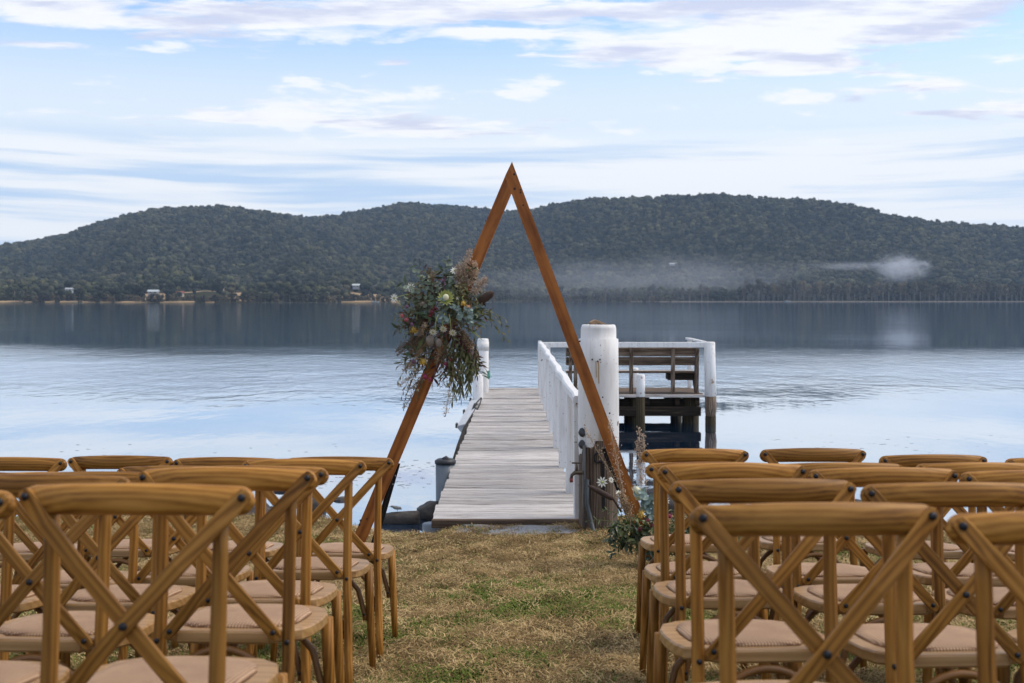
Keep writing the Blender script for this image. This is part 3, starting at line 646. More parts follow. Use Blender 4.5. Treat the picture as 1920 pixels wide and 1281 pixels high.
# ------------------------------------------------------------------ jetty
JN, JF = 9.70, 24.05
def deck_left(y): return -0.695 + (0.695 - 0.607) * (y - JN) / (JF - JN)
JR = 0.585
jetty = thing('jetty', 'long weathered grey plank jetty running straight out into the lake', 'jetty', (0, 0, 0))
def build_jetty():
    pw = 0.15; y = JN; variants = []
    i = 0
    while y < JF - .02:
        w_ = random.uniform(.142, .168); x0 = deck_left(y) + random.uniform(-.015, .012); x1 = JR + random.uniform(-.01, .03)
        t = .042; mb = MB(); L = x1 - x0; ns = 6; v = []; f = []
        sag = [random.uniform(-.004, .003) for _ in range(ns + 1)]; tilt = random.uniform(-.006, .006)
        gap = random.uniform(.022, .036)
        for k in range(ns + 1):
            xx = -L / 2 + L * k / ns; e0 = random.uniform(-.003, .003); e1 = random.uniform(-.003, .003)
            v += [(xx, -w_ / 2 + e0, -t), (xx, -w_ / 2 + e0, sag[k] - tilt - .009), (xx, -w_ / 2 + .010 + e0, sag[k] - tilt), (xx, w_ / 2 - .010 + e1, sag[k] + tilt), (xx, w_ / 2 + e1, sag[k] + tilt - .009), (xx, w_ / 2 + e1, -t)]
        for k in range(ns):
            for q in range(6): f.append((k * 6 + q, k * 6 + (q + 1) % 6, (k + 1) * 6 + (q + 1) % 6, (k + 1) * 6 + q)[::-1])
        f += [tuple(range(6)), tuple(ns * 6 + q for q in range(5, -1, -1))]
        mb.add(v, f); mb.build('plank', deck_wood, jetty, ((x0 + x1) / 2, y + w_ / 2, 0.0)); y += w_ + gap; i += 1
    for x in (-.55, 0, .45):
        b = MB(); b.box((x, (JN + JF) / 2, -.13), (.10, JF - JN - .1, .16), None, .01); b.build('bearer', dark_wood_x, jetty)
    b = MB(); b.box((-.055, JN - .028, -.032), (1.28, .045, .075), None, .008); b.build('end_board', old_wood_x, jetty)
    for d in (10.9, 13.6, 16.3, 19.0, 21.7):
        for x in (-.50, .40):
            p = MB(); p.tube([(x, d, -1.6), (x, d, -.05)], [.11, .10], 10); p.build('pile', wet_wood_z, jetty)
        c = MB(); c.box((-.05, d, -.27), (1.1, .14, .12), None, .01); c.build('crosshead', dark_wood_x, jetty)
    # sleeved piles on the left edge
    for x, d, zt, lab in ((-.765, 12.85, .055, 'tall grey pipe sleeved pile with a black cap'), (-.70, 10.15, -.10, 'short blue grey pipe sleeved pile')):
        p = MB(); p.tube([(x, d, -1.3), (x, d, zt - .03)], [.10, .112], 14); po = p.build('sleeved_pile', pvc, jetty); po['label'] = lab
        if zt > 0:
            c = MB(); c.tube([(x, d, zt - .035), (x, d, zt), (x, d, zt + .02)], [.122, .122, .09], 14); c.ball((x + .01, d - .02, zt + .02), .06, 1, .3, (1.2, 1, .5)); c.build('cap', black_plastic, po)
    # grey side tray and old beam hung along the left side
    def L2(px, py, d): return at(px, py, d)
    g = MB(); A = L2(857, 799, 17.2); B = L2(885, 746, 22.0); C2 = L2(905, 744, 22.0); D = L2(872, 795, 17.2)
    g.prism([A, D, C2, B], (0, 0, -.025)); G = g.build('side_tray', grey_board, jetty)
    k = MB(); k.prism([A + Vector((0, .01, -.028)), D + Vector((0, .01, -.028)), A + Vector((.10, .01, -.14))], (0, .03, 0)); k.build('gusset', grey_board, G)
    for t in (.02, .45, .92):
        q = MB(); p = A.lerp(B, t); q.box(p + Vector((-.012, 0, .0)), (.035, .16, .07), None, .008); q.build('bumper', black_plastic, G)
    o = MB(); o.bar([(-.705, 12.9, -.22), (-.70, 15.2, -.13), (-.69, 17.0, -.10), (-.66, 20.6, -.08)], .10, .15, (0, 0, 1)); o.build('old_beam', dark_wood_x, jetty)
    r = MB(); pts = [at(902, 746, 20.6), at(892, 757, 20.0), at(890, 764, 19.6), at(895, 768, 19.3), at(900, 757, 20.0), at(903, 747, 20.6)]; r.tube(pts, .012, 6); r.build('rope', rope_mat, jetty)
    # railing: posts on the right edge and a long flat handrail
    rail_y = [9.76, 11.05, 12.75, 14.4, 16.1, 17.6, 19.2, 20.7, 22.2]
    for i, d in enumerate(rail_y):
        p = MB(); p.box((.578, d, .49), (.088 + random.uniform(-.004, .006), .13, 1.0), Euler((0, random.uniform(-.008, .008), 0)), .008); po = p.build('railing_post', paint, jetty)
    zt = [1.045, 1.04, 1.03, 1.04, 1.03, 1.045, 1.035, 1.045, 1.045]
    h = MB(); path = []
    for i in range(30):
        y_ = 9.68 + (22.32 - 9.68) * i / 29; path.append((.572 + .012 * math.sin(i * 1.3), y_, 1.025 + .006 * math.sin(i * 2.1) + .004 * math.sin(i * 5)))
    h.bar(path, [.085 + .012 * math.sin(i * 1.9) + .008 * math.sin(i * 4.3) for i in range(30)], .085, (0, 0, 1)); h.build('handrail', paint, jetty)
build_jetty()
# side platform at the far end, carried by its own piles
plat = thing('platform', 'timber side platform with white rail on dark piles at the jetty end', 'platform', (0, 0, 0))
def build_platform():
    X0, X1, Y0, Y1 = .64, 3.86, 22.3, 24.2
    y = Y0; 
    while y < Y1:
        w_ = random.uniform(.16, .2); b = MB(); b.box((0, 0, -.024 + random.uniform(-.004, .004)), (X1 - X0 + random.uniform(-.05, .08), w_, .048), Euler((random.uniform(-.01, .01), 0, 0)), .006); b.build('plank', old_wood_x if y > Y0 + .05 else deck_wood, plat, ((X0 + X1) / 2, y + w_ / 2, 0)); y += w_ + .016
    for x in (.9, 1.5, 2.1, 2.7, 3.3, 3.7):
        b = MB(); b.box((x, (Y0 + Y1) / 2, -.135), (.09, Y1 - Y0 - .1, .16), None, .008); b.build('joist', dark_wood_x, plat)
    b = MB(); b.box(((X0 + X1) / 2 - .05, Y0 + .02, -.325), (X1 - X0 - .1, .12, .18), None, .012); b.build('bearer', dark_wood_x, plat)
    b = MB(); b.box(((X0 + X1) / 2 - .05, Y1 - .25, -.325), (X1 - X0 - .1, .12, .18), None, .012); b.build('bearer', dark_wood_x, plat)
    b = MB(); b.box((2.55, Y0 + .22, -.2), (1.9, .05, .22), None, .008); b.build('gap_board', dark_wood_x, plat)  # dark board across the black gap between deck and bearer
    for x, d, r in ((2.50, 22.45, .10), (3.60, 22.6, .17), (.95, 22.5, .12), (2.5, 23.9, .11), (3.5, 23.9, .12), (1.3, 23.9, .1)):
        p = MB(); p.tube([(x, d, -2), (x, d, -.06)], [r * 1.05, r], 10); p.build('pile', wet_wood_z, plat)
    # corner post: white above, bare weathered wood, dark wet foot
    cx, cy, r = 3.95, 22.28, .115
    p = MB(); p.tube([(cx, cy, -.02), (cx - .01, cy, .5), (cx - .02, cy, 1.045), (cx - .02, cy, 1.06)], [r, r * .98, r * .95, r * .8], 14); c = p.build('corner_post', paint_rough, plat)
    p = MB(); p.tube([(cx, cy, -.42), (cx + .005, cy, -.25), (cx, cy, -.02)], [r * .88, r * 1.02, r * .99], 14); p.build('bare_timber', old_wood_z, c)
    p = MB(); p.tube([(cx, cy, -1.8), (cx, cy, -.42)], [r * 1.0, r * .93], 12); p.build('wet_foot', wet_wood_z, c)
    p = MB(); p.box((2.24, 22.32, 1.0), (3.25, .05, .105), None, .008); p.build('front_rail', paint, plat)
    p = MB(); p.box((3.82, 23.3, 1.055), (.12, 1.95, .045), Euler((0, R(6), 0)), .006); p.build('side_rail', paint_rough, plat)
    p = MB(); p.box((3.83, 24.15, .52), (.09, .09, 1.02), None, .008); p.build('rail_post', paint, plat)
    p = MB(); p.box((.60, 24.25, .47), (.075, .09, 1.08), None, .008); p.build('rail_post', paint, plat)
    p = MB(); p.box((.72, 22.34, .50), (.09, .07, .98), None, .008); p.build('rail_post', paint, plat)
build_platform()
bench = thing('bench', 'long weathered timber bench on the platform with its back to shore', 'bench', (0, 0, 0))
def build_bench():
    Y = 22.62
    for zc_, t in ((.845, .17), (.655, .165)):
        b = MB(); b.box((2.42, Y + (.845 - zc_) * .25, zc_), (2.66, .035, t), Euler((R(10), 0, 0)), .006); b.build('back_board', old_wood_x, bench)
    for x in (1.28, 2.40, 3.24):
        b = MB(); b.box((x, Y - .07, .47), (.075, .07, .94), Euler((R(2), 0, 0)), .006); b.build('back_post', old_wood_z, bench)
    for k in range(3):
        b = MB(); b.box((2.40, Y + .14 + k * .15, .43), (2.60, .14, .04), None, .006); b.build('seat_board', deck_wood if k else old_wood_x, bench)
    for x in (1.15, 3.70):
        b = MB(); b.prism([(x, Y - .05, .0), (x, Y + .12, 0), (x, Y + .50, .40), (x, Y + .14, .42), (x, Y - .0, .92), (x, Y - .12, .92)], (.06, 0, 0)); b.build('end_panel', old_wood_z, bench)
    b = MB(); b.box((3.42, Y + .3, .33), (.5, .4, .13), None, .006); b.build('under_shelf', dark_wood_x, bench)
build_bench()
def white_pile(name, label, cat, x, y, z0, z1, r, m=paint, zpaint=None, cap=False):
    t = thing(name, label, cat, (x, y, 0))
    zp = z0 if zpaint is None else zpaint
    p = MB(); p.tube([(0, 0, zp), (.004, 0, (zp + z1) / 2), (0, 0, z1 - .02), (0, 0, z1)], [r, r * .99, r, r * .85], 16); p.build('painted_shaft', m, t)
    if zpaint is not None:
        p = MB(); p.tube([(0, 0, z0), (.01, 0, (z0 + zp) / 2), (0, 0, zp + .01)], [r * .96, r * .98, r * .97], 14); p.build('bare_timber', old_wood_z if z0 > -1 else wet_wood_z, t)
    return t
white_pile('mooring_pile', 'white topped rotting pile standing in the water before the platform', 'pile', 2.45, 21.35, -1.6, .475, .083, paint_rough, 0.05)
white_pile('mooring_pile', 'short white pile beyond the platform, seen under the bench', 'pile', 2.69, 24.6, -1.6, .40, .085, paint)
tallp = white_pile('mooring_pile', 'tall white post on the left far corner of the jetty', 'pile', -.595, 23.0, -1.6, 1.10, .115, paint)
c = MB(); c.tube([(0, 0, .86), (0, 0, 1.04)], [.122, .122], 16); c.build('collar', flat("dirty_white_band", (.62, .61, .58), .6), tallp)
white_pile('mooring_pile', 'short white post beside the tall one at the jetty corner', 'pile', -.655, 21.6, -1.6, .46, .10, paint)
lb = MB(); lb.ball((-.47, 22.75, .36), .05, 2, .1, (.8, 1, 1.6)); lb.box((-.47, 22.75, .43), (.05, .05, .05)); tag(lb.build('float', green_plastic), 'faded green float hanging on the tall white jetty post', 'float')
# the big painted pile beside the start of the jetty
BX, BY, BR = .735, 9.52, .172
bigpile = thing('gate_pile', 'thick white painted timber pile at the shore end of the jetty', 'pile', (BX, BY, 0))
def build_big():
    n = 40; prof = [(.66, BR * .98), (.72, BR), (1.0, BR * 1.005), (1.35, BR * .99), (1.565, BR * .985), (1.572, BR * .885), (1.655, BR * .88), (1.685, BR * .83), (1.69, BR * .72), (1.675, BR * .62), (1.67, 0.02)]
    v = []; f = []
    for i, (z, r) in enumerate(prof):
        for k in range(n):
            a = 2 * math.pi * k / n; zz = z
            if i == 0: zz = .66 + .05 * math.sin(3 * a + .5) + .035 * math.sin(7 * a) + .02 * math.sin(17 * a)
            rr = r * (1 + .008 * math.sin(4 * a + z * 3) + .004 * math.sin(9 * a + 5 * z)); v.append((rr * math.cos(a), rr * math.sin(a), zz))
    for i in range(len(prof) - 1):
        for k in range(n): f.append((i * n + k, i * n + (k + 1) % n, (i + 1) * n + (k + 1) % n, (i + 1) * n + k))
    mb = MB(); mb.add(v, f, True); mb.build('painted_shaft', paint, bigpile)
    v = []; f = []; prof = [(-.5, BR * .93), (0, BR * .95), (.4, BR * .945), (.8, BR * .955)]
    for i, (z, r) in enumerate(prof):
        for k in range(n):
            a = 2 * math.pi * k / n; rr = r * (1 + .03 * math.sin(5 * a) * (.5 + .5 * math.sin(9 * a)) + .012 * math.sin(13 * a)); v.append((rr * math.cos(a), rr * math.sin(a), z))
    for i in range(3):
        for k in range(n): f.append((i * n + k, i * n + (k + 1) % n, (i + 1) * n + (k + 1) % n, (i + 1) * n + k))
    mb = MB(); mb.add(v, f, True); mb.build('bare_timber', old_wood_z, bigpile)
    # rusty bolt hole with run, hook eye, paint-splashed bolt
    b = MB(); 
    for dx, dz in ((-.045, 0), (.0, -.015), (.02, .0)): b.ball((-.02 + dx, -BR * .985, 1.40 + dz), .008, 1)
    b.build('bolt_hole', flat("rust", (.06, .035, .02), .9), bigpile)
    b = MB(); b.bar([(-.035, -BR * 1.0, 1.39), (-.03, -BR * 1.004, 1.25)], .006, .003, (0, 1, 0)); b.bar([(-.012, -BR * 1.002, 1.385), (-.010, -BR * 1.006, 1.20)], .008, .003, (0, 1, 0)); b.build('rust_run', flat("rust_run", (.42, .27, .13), .9), bigpile)
    for dz in (0, -.10):
        b = MB(); b.ball((-.145, -.10, .78 + dz), .034, 2, .15, (1, 1, 1.1)); b.build('rubber_knob', flat("grey_rubber", (.05, .055, .06), .7), bigpile)
    b = MB(); b.tube([(-.02 + .03 * math.cos(t), -BR - .005, .58 + .04 * math.sin(t)) for t in np.linspace(0, 5.8, 14)], .008, 6); b.build('iron_ring', black_metal, bigpile)
    b = MB(); b.bar([(.02, -BR * .97, .56), (.03, -BR * .96, .15)], .03, .012, (0, 1, 0)); b.build('iron_strap', black_metal, bigpile)
build_big()
ch = MB()
ch.box((-.06, -.02, 1.705), (.07, .05, .045), Euler((0, R(-25), .4)), .004); ch.box((.02, .0, 1.70), (.13, .05, .03), Euler((0, R(22), .2)), .004)
cho = ch.build('broken_brick', flat("sandy_brick", (.26, .17, .10), .9)); cho.scale = (.8, .8, .8); cho.location = (BX, BY, .34); tag(cho, 'broken brown brick lying on top of the thick white pile', 'brick')
lt = MB()
for i in range(60):
    a = random.uniform(0, 6.28); q = BR * .68 * math.sqrt(random.random()); lt.box((BX + q * math.cos(a), BY + q * math.sin(a), 1.685), (random.uniform(.01, .025), .008, .008), Euler((random.random(), random.random(), random.random() * 3)))
tag(lt.build('debris', flat("dark_litter", (.04, .028, .02), .9)), 'dark leaf litter on top of the thick white pile', 'debris', None, 'stuff')
# tap
tap = thing('tap', 'old brass garden tap on a thin dark standpipe beside the white pile', 'tap', (0, 0, 0))
def build_tap():
    X, Y = .575, 9.38
    p = MB(); p.tube([(X + .035, Y, -.15), (X + .03, Y, .25), (X + .03, Y, .68)], .014, 8); p.build('standpipe', flat("galvanised_pipe", (.09, .09, .085), .5), tap)
    p = MB(); p.tube([(X + .02, Y - .02, .455), (X - .02, Y - .02, .455), (X - .05, Y - .025, .455), (X - .075, Y - .03, .435), (X - .08, Y - .03, .405)], [.014, .02, .018, .014, .013], 10); b = p.build('tap_body', brass, tap)
    p = MB(); p.tube([(X - .035, Y - .02, .46), (X - .035, Y - .02, .53)], [.014, .009], 8); p.build('spindle', brass, b)
    p = MB(); p.tube([(X - .075, Y - .02, .535), (X + .0, Y - .02, .535)], .007, 6); p.build('tap_handle', brass, tap)
    p = MB(); p.tube([(X - .08, Y - .03, .41), (X - .08, Y - .03, .375)], [.016, .014], 8); p.build('hose_fitting', flat("dull_red_plastic", (.20, .035, .03), .5), tap)
    p = MB(); p.tube([(X + .055, Y - .02, .40), (X + .05, Y - .03, .2), (X + .10, Y - .1, -.02), (X + .14, Y - .16, -.055)], .018, 8); p.build('drain_pipe', flat("dark_poly_pipe", (.045, .055, .06), .5), tap)
build_tap()

# ------------------------------------------------------------------ A-frame arch
AD = 7.9
arch = thing('wedding_arch', 'tall stained timber triangle arch standing before the jetty', 'arch', (0, AD, ground_z(0, AD)))
def build_arch():
    o = Vector(arch.location)
    def P(x, y): return at(x, y, AD) - o
    def beam(poly, name):
        top = max(p[1] for p in poly)
        mb = MB(); pts = [P(*p) for p in poly]
        mb.prism(pts, (0, .045, 0)); return mb
    beam([(960, 303), (1238, 1050), (1213, 1050), (947, 330)], 'r')
    def make(poly, tag_lbl):
        # own frame along the beam so that the grain follows it
        pts = [P(*p) for p in poly]; a = (Vector(pts[0]) + Vector(pts[-1])) / 2; b = (Vector(pts[1]) + Vector(pts[2])) / 2
        d = (b - a).normalized(); rot = d.to_track_quat('-Z', 'Y'); inv = rot.to_matrix().inverted()
        mb = MB(); mb.prism([inv @ (p - a) for p in pts], inv @ Vector((0, .045, 0))); ob = mb.build('beam', stained, arch); ob.location = a; ob.rotation_euler = rot.to_euler(); ob['label'] = tag_lbl; return ob, inv, a
    r = make([(960, 303), (1239, 1052), (1214, 1052), (947, 330)], 'right leg of the triangle, running up to its tip')
    l = make([(947, 330.5), (644, 1052), (670, 1052), (959, 362.5)], 'left leg of the triangle, carrying the flowers')
    kn = flat("dark_knot", (.035, .014, .006), .6)
    for (ob, inv, a), spots in ((r, ((964, 327), (965, 354), (976, 356), (976, 361), (981, 385), (1087, 640), (1130, 745), (1143, 775))), (l, ((676, 976), (674, 984), (688, 973)))):
        for k, (x, y) in enumerate(spots):
            mb = MB(); p = inv @ (P(x, y) + Vector((0, -.0005, 0)) - a); rr_ = random.uniform(.006, .011)
            nn = inv @ Vector((0, -1, 0)); mb.disc(p + nn * .0015, nn, rr_, 8, 0); mb.build('knot', kn, ob)
build_arch()
def picket(label, px0, py0, px1, py1, d):
    a, b = at(px0, py0, d), at(px1, py1, d); t = thing('star_picket', label, 'stake', tuple(a))
    m = MB(); m.bar([(0, 0, 0), b - a], .045, .006, (0, 1, 0)); m.bar([(0, -.002, 0), b - a + Vector((0, -.002, 0))], .006, .04, (0, 1, 0)); m.build('shaft', black_metal, t)
    for k in range(2):
        q = MB(); p = (b - a) * (.78 + .09 * k); q.disc(p + Vector((.014, -.024, 0)), (0, -1, 0), .006, 8, 0); q.build('hole', house_white, t)
picket('black steel star picket bracing the left arch leg', 694, 1045, 745, 868, AD + .075)
picket('black steel star picket behind the right arch leg', 1206, 1045, 1134, 840, AD + .075)

# ------------------------------------------------------------------ chairs
def chair_parts():
    parts = []                            # (name, mesh, parent index or None)
    def add(name, mb, m, par=None, frame=None):      # frame: own axes of a part (so that the grain follows it); sub-parts are given back in it
        B = Matrix.Identity(4) if frame is None else frame
        if frame is not None:
            inv = frame.inverted(); mb.v = [tuple(inv @ Vector(p)) for p in mb.v]
        if par is not None: B = parts[par][3].inverted()
        parts.append((name, mb.mesh(name, m), par, B)); return len(parts) - 1
    # seat: rounded shape cut back at the rear corners
    out = [(-.128, -.205), (.128, -.205), (.150, -.180), (.176, -.168), (.208, -.150), (.224, -.10), (.228, 0), (.222, .09), (.198, .165), (.15, .208), (.08, .228), (0, .233), (-.08, .228), (-.15, .208), (-.198, .165), (-.222, .09), (-.228, 0), (-.224, -.10), (-.208, -.150), (-.176, -.168), (-.150, -.180)]
    out = [(x * .93, y) for x, y in out]; n = len(out); s = MB(); rings = [(1.0 - .03, .424), (1.0, .430), (1.0, .452), (.985, .457), (.80, .457), (.79, .452)]
    v = []; f = []
    for k, z in rings: v += [(x * k, y * k, z) for x, y in out]
    for i in range(len(rings) - 1):
        for j in range(n): f.append((i * n + j, i * n + (j + 1) % n, (i + 1) * n + (j + 1) % n, (i + 1) * n + j))
    f += [tuple(range(n - 1, -1, -1)), tuple((len(rings) - 1) * n + j for j in range(n))]
    s.add(v, f); seat = add('seat', s, oak_y)
    s = MB(); m_ = 28
    def cush(a, k):
        r = 1 / (abs(math.cos(a) / .166) ** 3 + abs(math.sin(a) / .176) ** 3) ** (1 / 3); return (r * math.cos(a) * k, .012 + r * math.sin(a) * k)
    v = []; f = []
    for k, z in ((.97, .453), (1.0, .458), (.97, .465), (.85, .469), (.5, .4715)):
        for j in range(m_): x, y = cush(2 * math.pi * j / m_, k); v.append((x, y, z))
    v.append((0, .012, .472))
    for i in range(4):
        for j in range(m_): f.append((i * m_ + j, i * m_ + (j + 1) % m_, (i + 1) * m_ + (j + 1) % m_, (i + 1) * m_ + j))
    f += [(4 * m_ + j, 4 * m_ + (j + 1) % m_, 5 * m_) for j in range(m_)]
    s.add(v, f, True); add('cushion', s, rattan)
    # bent top rail
    s = MB(); path = []; rad = []
    for t in np.sin(np.linspace(-1, 1, 33) * math.pi / 2):
        x = .2345 * t; q = abs(t); path.append((x, -.238 + .046 * t * t, .8455 - .006 * t * t))
        e = 1.0 if q < .89 else math.sqrt(max(0.0, 1 - ((q - .89) / .11) ** 2)) * .97 + .03
        rad.append((.0308 * (1 - .10 * q * q) * e, .0165 * (.7 + .3 * e)))
    s.tube(path, rad, 16, up=(0, 0, 1)); add('top_rail', s, oak_x)
    def rivet(par, p, nrm, r=.0068):
        q = MB(); nrm = Vector(nrm).normalized(); p = Vector(p); q.tube([p - nrm * .003, p + nrm * .003, p + nrm * .005], [r, r, r * .55], 8); add('rivet', q, black_metal, par)
    for sg in (-1, 1):
        s = MB(); s.tube([(sg * x, y, z) for x, y, z in ((.194, -.262, 0), (.187, -.236, .12), (.178, -.210, .26), (.171, -.197, .38), (.168, -.193, .47), (.168, -.193, .60), (.170, -.199, .74), (.171, -.206, .84))], [.0145, .0155, .0162, .0165, .0165, .0160, .0155, .015], 12)
        i = add('leg', s, oak_z); rivet(i, (sg * .170, -.212, .432), (0, -1, 0))
        s = MB(); s.tube([(sg * x, y, z) for x, y, z in ((.205, .205, 0), (.198, .195, .15), (.19, .183, .30), (.185, .175, .43))], [.0125, .0155, .0175, .018], 12); add('leg', s, oak_z)
    for sg, off in ((1, -.006), (-1, .006)):
        s = MB(); ctl = [(.2270, -.216, .8585), (.2245, -.217, .8555), (.212, -.2195, .842), (.17, -.229, .795), (.10, -.236 + off * .6, .717), (.0, -.234 + off, .606), (-.06, -.228 + off * .5, .540), (-.11, -.219, .484), (-.138, -.213, .453), (-.147, -.212, .4435), (-.1495, -.212, .441)]
        w_ = [.015, .028, .0335, .033, .0325, .032, .032, .032, .031, .023, .012]
        s.bar([(sg * x, y, z) for x, y, z in ctl], w_, .0105, (0, 1, 0)); fa, fb = Vector((sg * ctl[0][0], *ctl[0][1:])), Vector((sg * ctl[-1][0], *ctl[-1][1:])); i = add('cross_slat', s, oak_z, None, Matrix.Translation(fa) @ (fa - fb).to_track_quat('Z', 'Y').to_matrix().to_4x4())
        rivet(i, (sg * .2175, -.2255, .848), (sg * .25, -1, 0), .0078); rivet(i, (sg * -.135, -.219, .457), (0, -1, 0))
        if off < 0: rivet(i, (0, -.246, .606), (0, -1, 0), .008)
    def arch_(A, B, top):
        A, B = Vector(A), Vector(B); s = MB(); pts = []
        for t in np.linspace(0, 1, 13):
            p = A.lerp(B, t); k = math.sin(math.pi * t) ** .42; p.z = A.z + (top - A.z) * k; pts.append(p)
        pts = [Vector((A.x, A.y, A.z - .02))] + pts + [Vector((B.x, B.y, B.z - .02))]
        s.tube(pts, [(.009, .0115)] + [(.0105, .0115)] * 13 + [(.009, .0115)], 8); i = add('brace', s, oak_plain)
        for q_ in (A, B): rivet(i, q_ + Vector((0, -.012, .004)), (0, -1, 0), .0055)
    arch_((-.160, -.205, .235), (.160, -.205, .235), .412); arch_((-.172, .182, .235), (.172, .182, .235), .412)
    return parts
CH = chair_parts()
SLOPE = math.atan(.110); DEBUG = False
def place_chair(xl, xr, ytop, yaw, label):
    d = F * .468 / (xr - xl); X = ((xl + xr) / 2 - 960) * d / F
    M = Matrix.Rotation(-SLOPE, 3, 'X') @ Matrix.Rotation(yaw, 3, 'Z')
    foot = Vector((X, d, 0)) - M @ Vector((0, -.196, .85)); top = foot + M @ Vector((0, -.240, .876))
    foot.z = ZC - (ytop - HY) * top.y / F - (top.z - foot.z)
    if DEBUG: print('CH', label, round(foot.y, 2), round(foot.z, 3), round(foot.z - ground_z(foot.x, foot.y), 3))
    t = thing('chair', label, 'chair', foot, 0, 'cross-back chairs set out in rows on the lawn'); t.rotation_euler = M.to_euler()
    made = []
    for name, me, par, B in CH:
        ob = inst(name, me, made[par] if par is not None else t); ob.matrix_basis = B; made.append(ob)
ROWN = ['row nearest the camera', 'second row from the camera', 'middle row', 'second row from the lake', 'row closest to the lake']
SEATN = ['at the aisle', 'second from the aisle', 'third from the aisle', 'fourth from the aisle', 'fifth from the aisle']
RIGHT = [[(1290, 1760, 942), (1764, 2240, 957)], [(1253, 1603, 897), (1610, 1962, 904), (1968, 2320, 912)], [(1233, 1512, 868), (1513, 1795, 876), (1796, 2080, 881)],
         [(1211, 1447, 866), (1455, 1694, 867), (1714, 1952, 867)], [(1203, 1402, 841), (1424, 1622, 840), (1647, 1848, 852), (1882, 2084, 857)]]
LEFT = [[(37, 482, 906), (-410, 38, 914)], [(260, 595, 876), (-88, 250, 889)], [(341, 617, 873), (66, 338, 884), (-212, 62, 884)],
        [(455, 687, 860), (222, 453, 873), (-12, 221, 885)], [(537, 738, 856), (327, 522, 857), (130, 325, 854), (-72, 127, 857)]]
for side, rows, yaw in (('right', RIGHT, R(6)), ('left', LEFT, R(-6))):
    for i, row in enumerate(rows):
        for k, (a, b, y) in enumerate(row):
            nm = ('right' if side == 'right' else 'left') + ' block cross-back chair, %s, %s'
            place_chair(a, b, y, yaw * (5, 4, 3, 2, 1.5)[i] / 6 + R(random.uniform(-1, 1)), nm % (ROWN[i], SEATN[k]))

# ------------------------------------------------------------------ flowers
def lf(name, c, spread=.3, rough=.55):
    m, nt, b = mat(name); v = obj_coords(nt); n = tex_noise(nt, v, 14, 4, .6)
    col = ramp(nt, n, [(.3, tuple(x * (1 - spread) for x in c)), (.7, tuple(min(1, x * (1 + spread)) for x in c))]); nt.links.new(col, b.inputs['Base Color']); b.inputs['Roughness'].default_value = rough
    return m
L_sage = lf('sage_eucalyptus', (.17, .215, .15)); L_blue = lf('blue_gum_leaf', (.17, .235, .21)); L_dark = lf('dark_glossy_leaf', (0.035, 0.06, 0.025), .4, .35); L_olive = lf('olive_willow_leaf', (.125, .125, .042), .45)
L_brown = lf('dried_brown_leaf', (.145, .09, .05), .4, .8); L_burg = lf('burgundy_leaf', (.075, .022, .024), .4, .45); L_fern = lf('mid_green_fern', (.11, .135, .04), .4); M_straw = lf('dried_grass_plume', (.36, .25, .15), .35, .9); M_tan = lf('tan_baby_breath', (.50, .37, .27), .3, .9)
M_white = lf('white_petal', (.78, .77, .66), .08); M_cream = lf('cream_petal', (.62, .60, .40), .2); M_lime = lf('pale_lime_bract', (.46, .49, .16), .25); M_must = lf('mustard_flower', (.52, .33, .055), .3); M_pink = lf('dusty_pink', (.40, .09, .11), .3); M_wine = lf('wine_red', (.13, .010, .022), .4)
M_mag = lf('magenta_flower', (.25, .018, .065), .4); M_banksia = lf('brown_banksia', (.062, .038, .028), .4, .9); M_grey = lf('grey_banksia', (.19, .155, .12), .3, .9); M_peach = lf('peach_flower', (.60, .30, .15), .25); M_purple = lf('purple_spike', (.16, .07, .13), .3); M_eye = lf('green_flower_eye', (.35, .38, .12), .2)
rr = random.Random(5)
def rv(s=1.0): return Vector((rr.uniform(-s, s), rr.uniform(-s, s), rr.uniform(-s, s)))
def stem_path(p, d, L, droop, n=7, wig=.03):
    p = Vector(p); d = Vector(d).normalized(); out = [p.copy()]; w_ = rv(wig)
    for i in range(n):
        d = (d + Vector((0, 0, -droop / n)) + w_ / n + rv(.05)).normalized(); p = p + d * (L / n); out.append(p.copy())
    return out
def spray(par, name, p, d, L, m, leafL, leafW, count, droop=.5, kind='leaf', stemm=None, curl=.15, spread=.9):
    path = stem_path(p, d, L, droop); mb = MB(); mb.tube(path, [.0028 - .0018 * i / len(path) for i in range(len(path))], 4)
    for k in range(count):
        t = (k + .6) / count * (len(path) - 1); i = min(int(t), len(path) - 2); q = path[i].lerp(path[i + 1], t - i); T = (path[i + 1] - path[i]).normalized()
        side = T.orthogonal().normalized(); side.rotate(Matrix.Rotation(k * 2.4 + rr.uniform(-.5, .5), 3, T))
        dd = (T * (1 - spread * .55) + side * spread + Vector((0, 0, -droop * .45))).normalized(); sc = rr.uniform(.7, 1.15) * (1.05 - .35 * k / count)
        if kind == 'leaf': mb.leaf(q, dd, rv() + Vector((0, -.6, .5)), leafL * sc, leafW * sc, .25, curl)
        elif kind == 'round': mb.disc(q + dd * leafL * .55 * sc, (rv(.8) + Vector((0, -.9, .5))), leafL * .5 * sc, 9, .2)
        elif kind == 'needle': mb.leaf(q, dd, rv(), leafL * sc, leafW * sc, 0, curl, 2)
    return mb.build(name, m, par)
def flannel(par, p, nrm, r=.032, npet=10):
    c = MB(); nrm = Vector(nrm).normalized(); u = nrm.orthogonal().normalized()
    for k in range(npet):
        d = u.copy(); d.rotate(Matrix.Rotation(2 * math.pi * k / npet, 3, nrm)); c.leaf(Vector(p) + d * r * .2, d + nrm * .15, nrm, r, r * .36, .1, .15)
    o = c.build('flannel_flower', M_white, par); e = MB(); e.ball(Vector(p) + nrm * r * .1, r * .28, 1); e.build('flower_centre', M_eye, o); return o
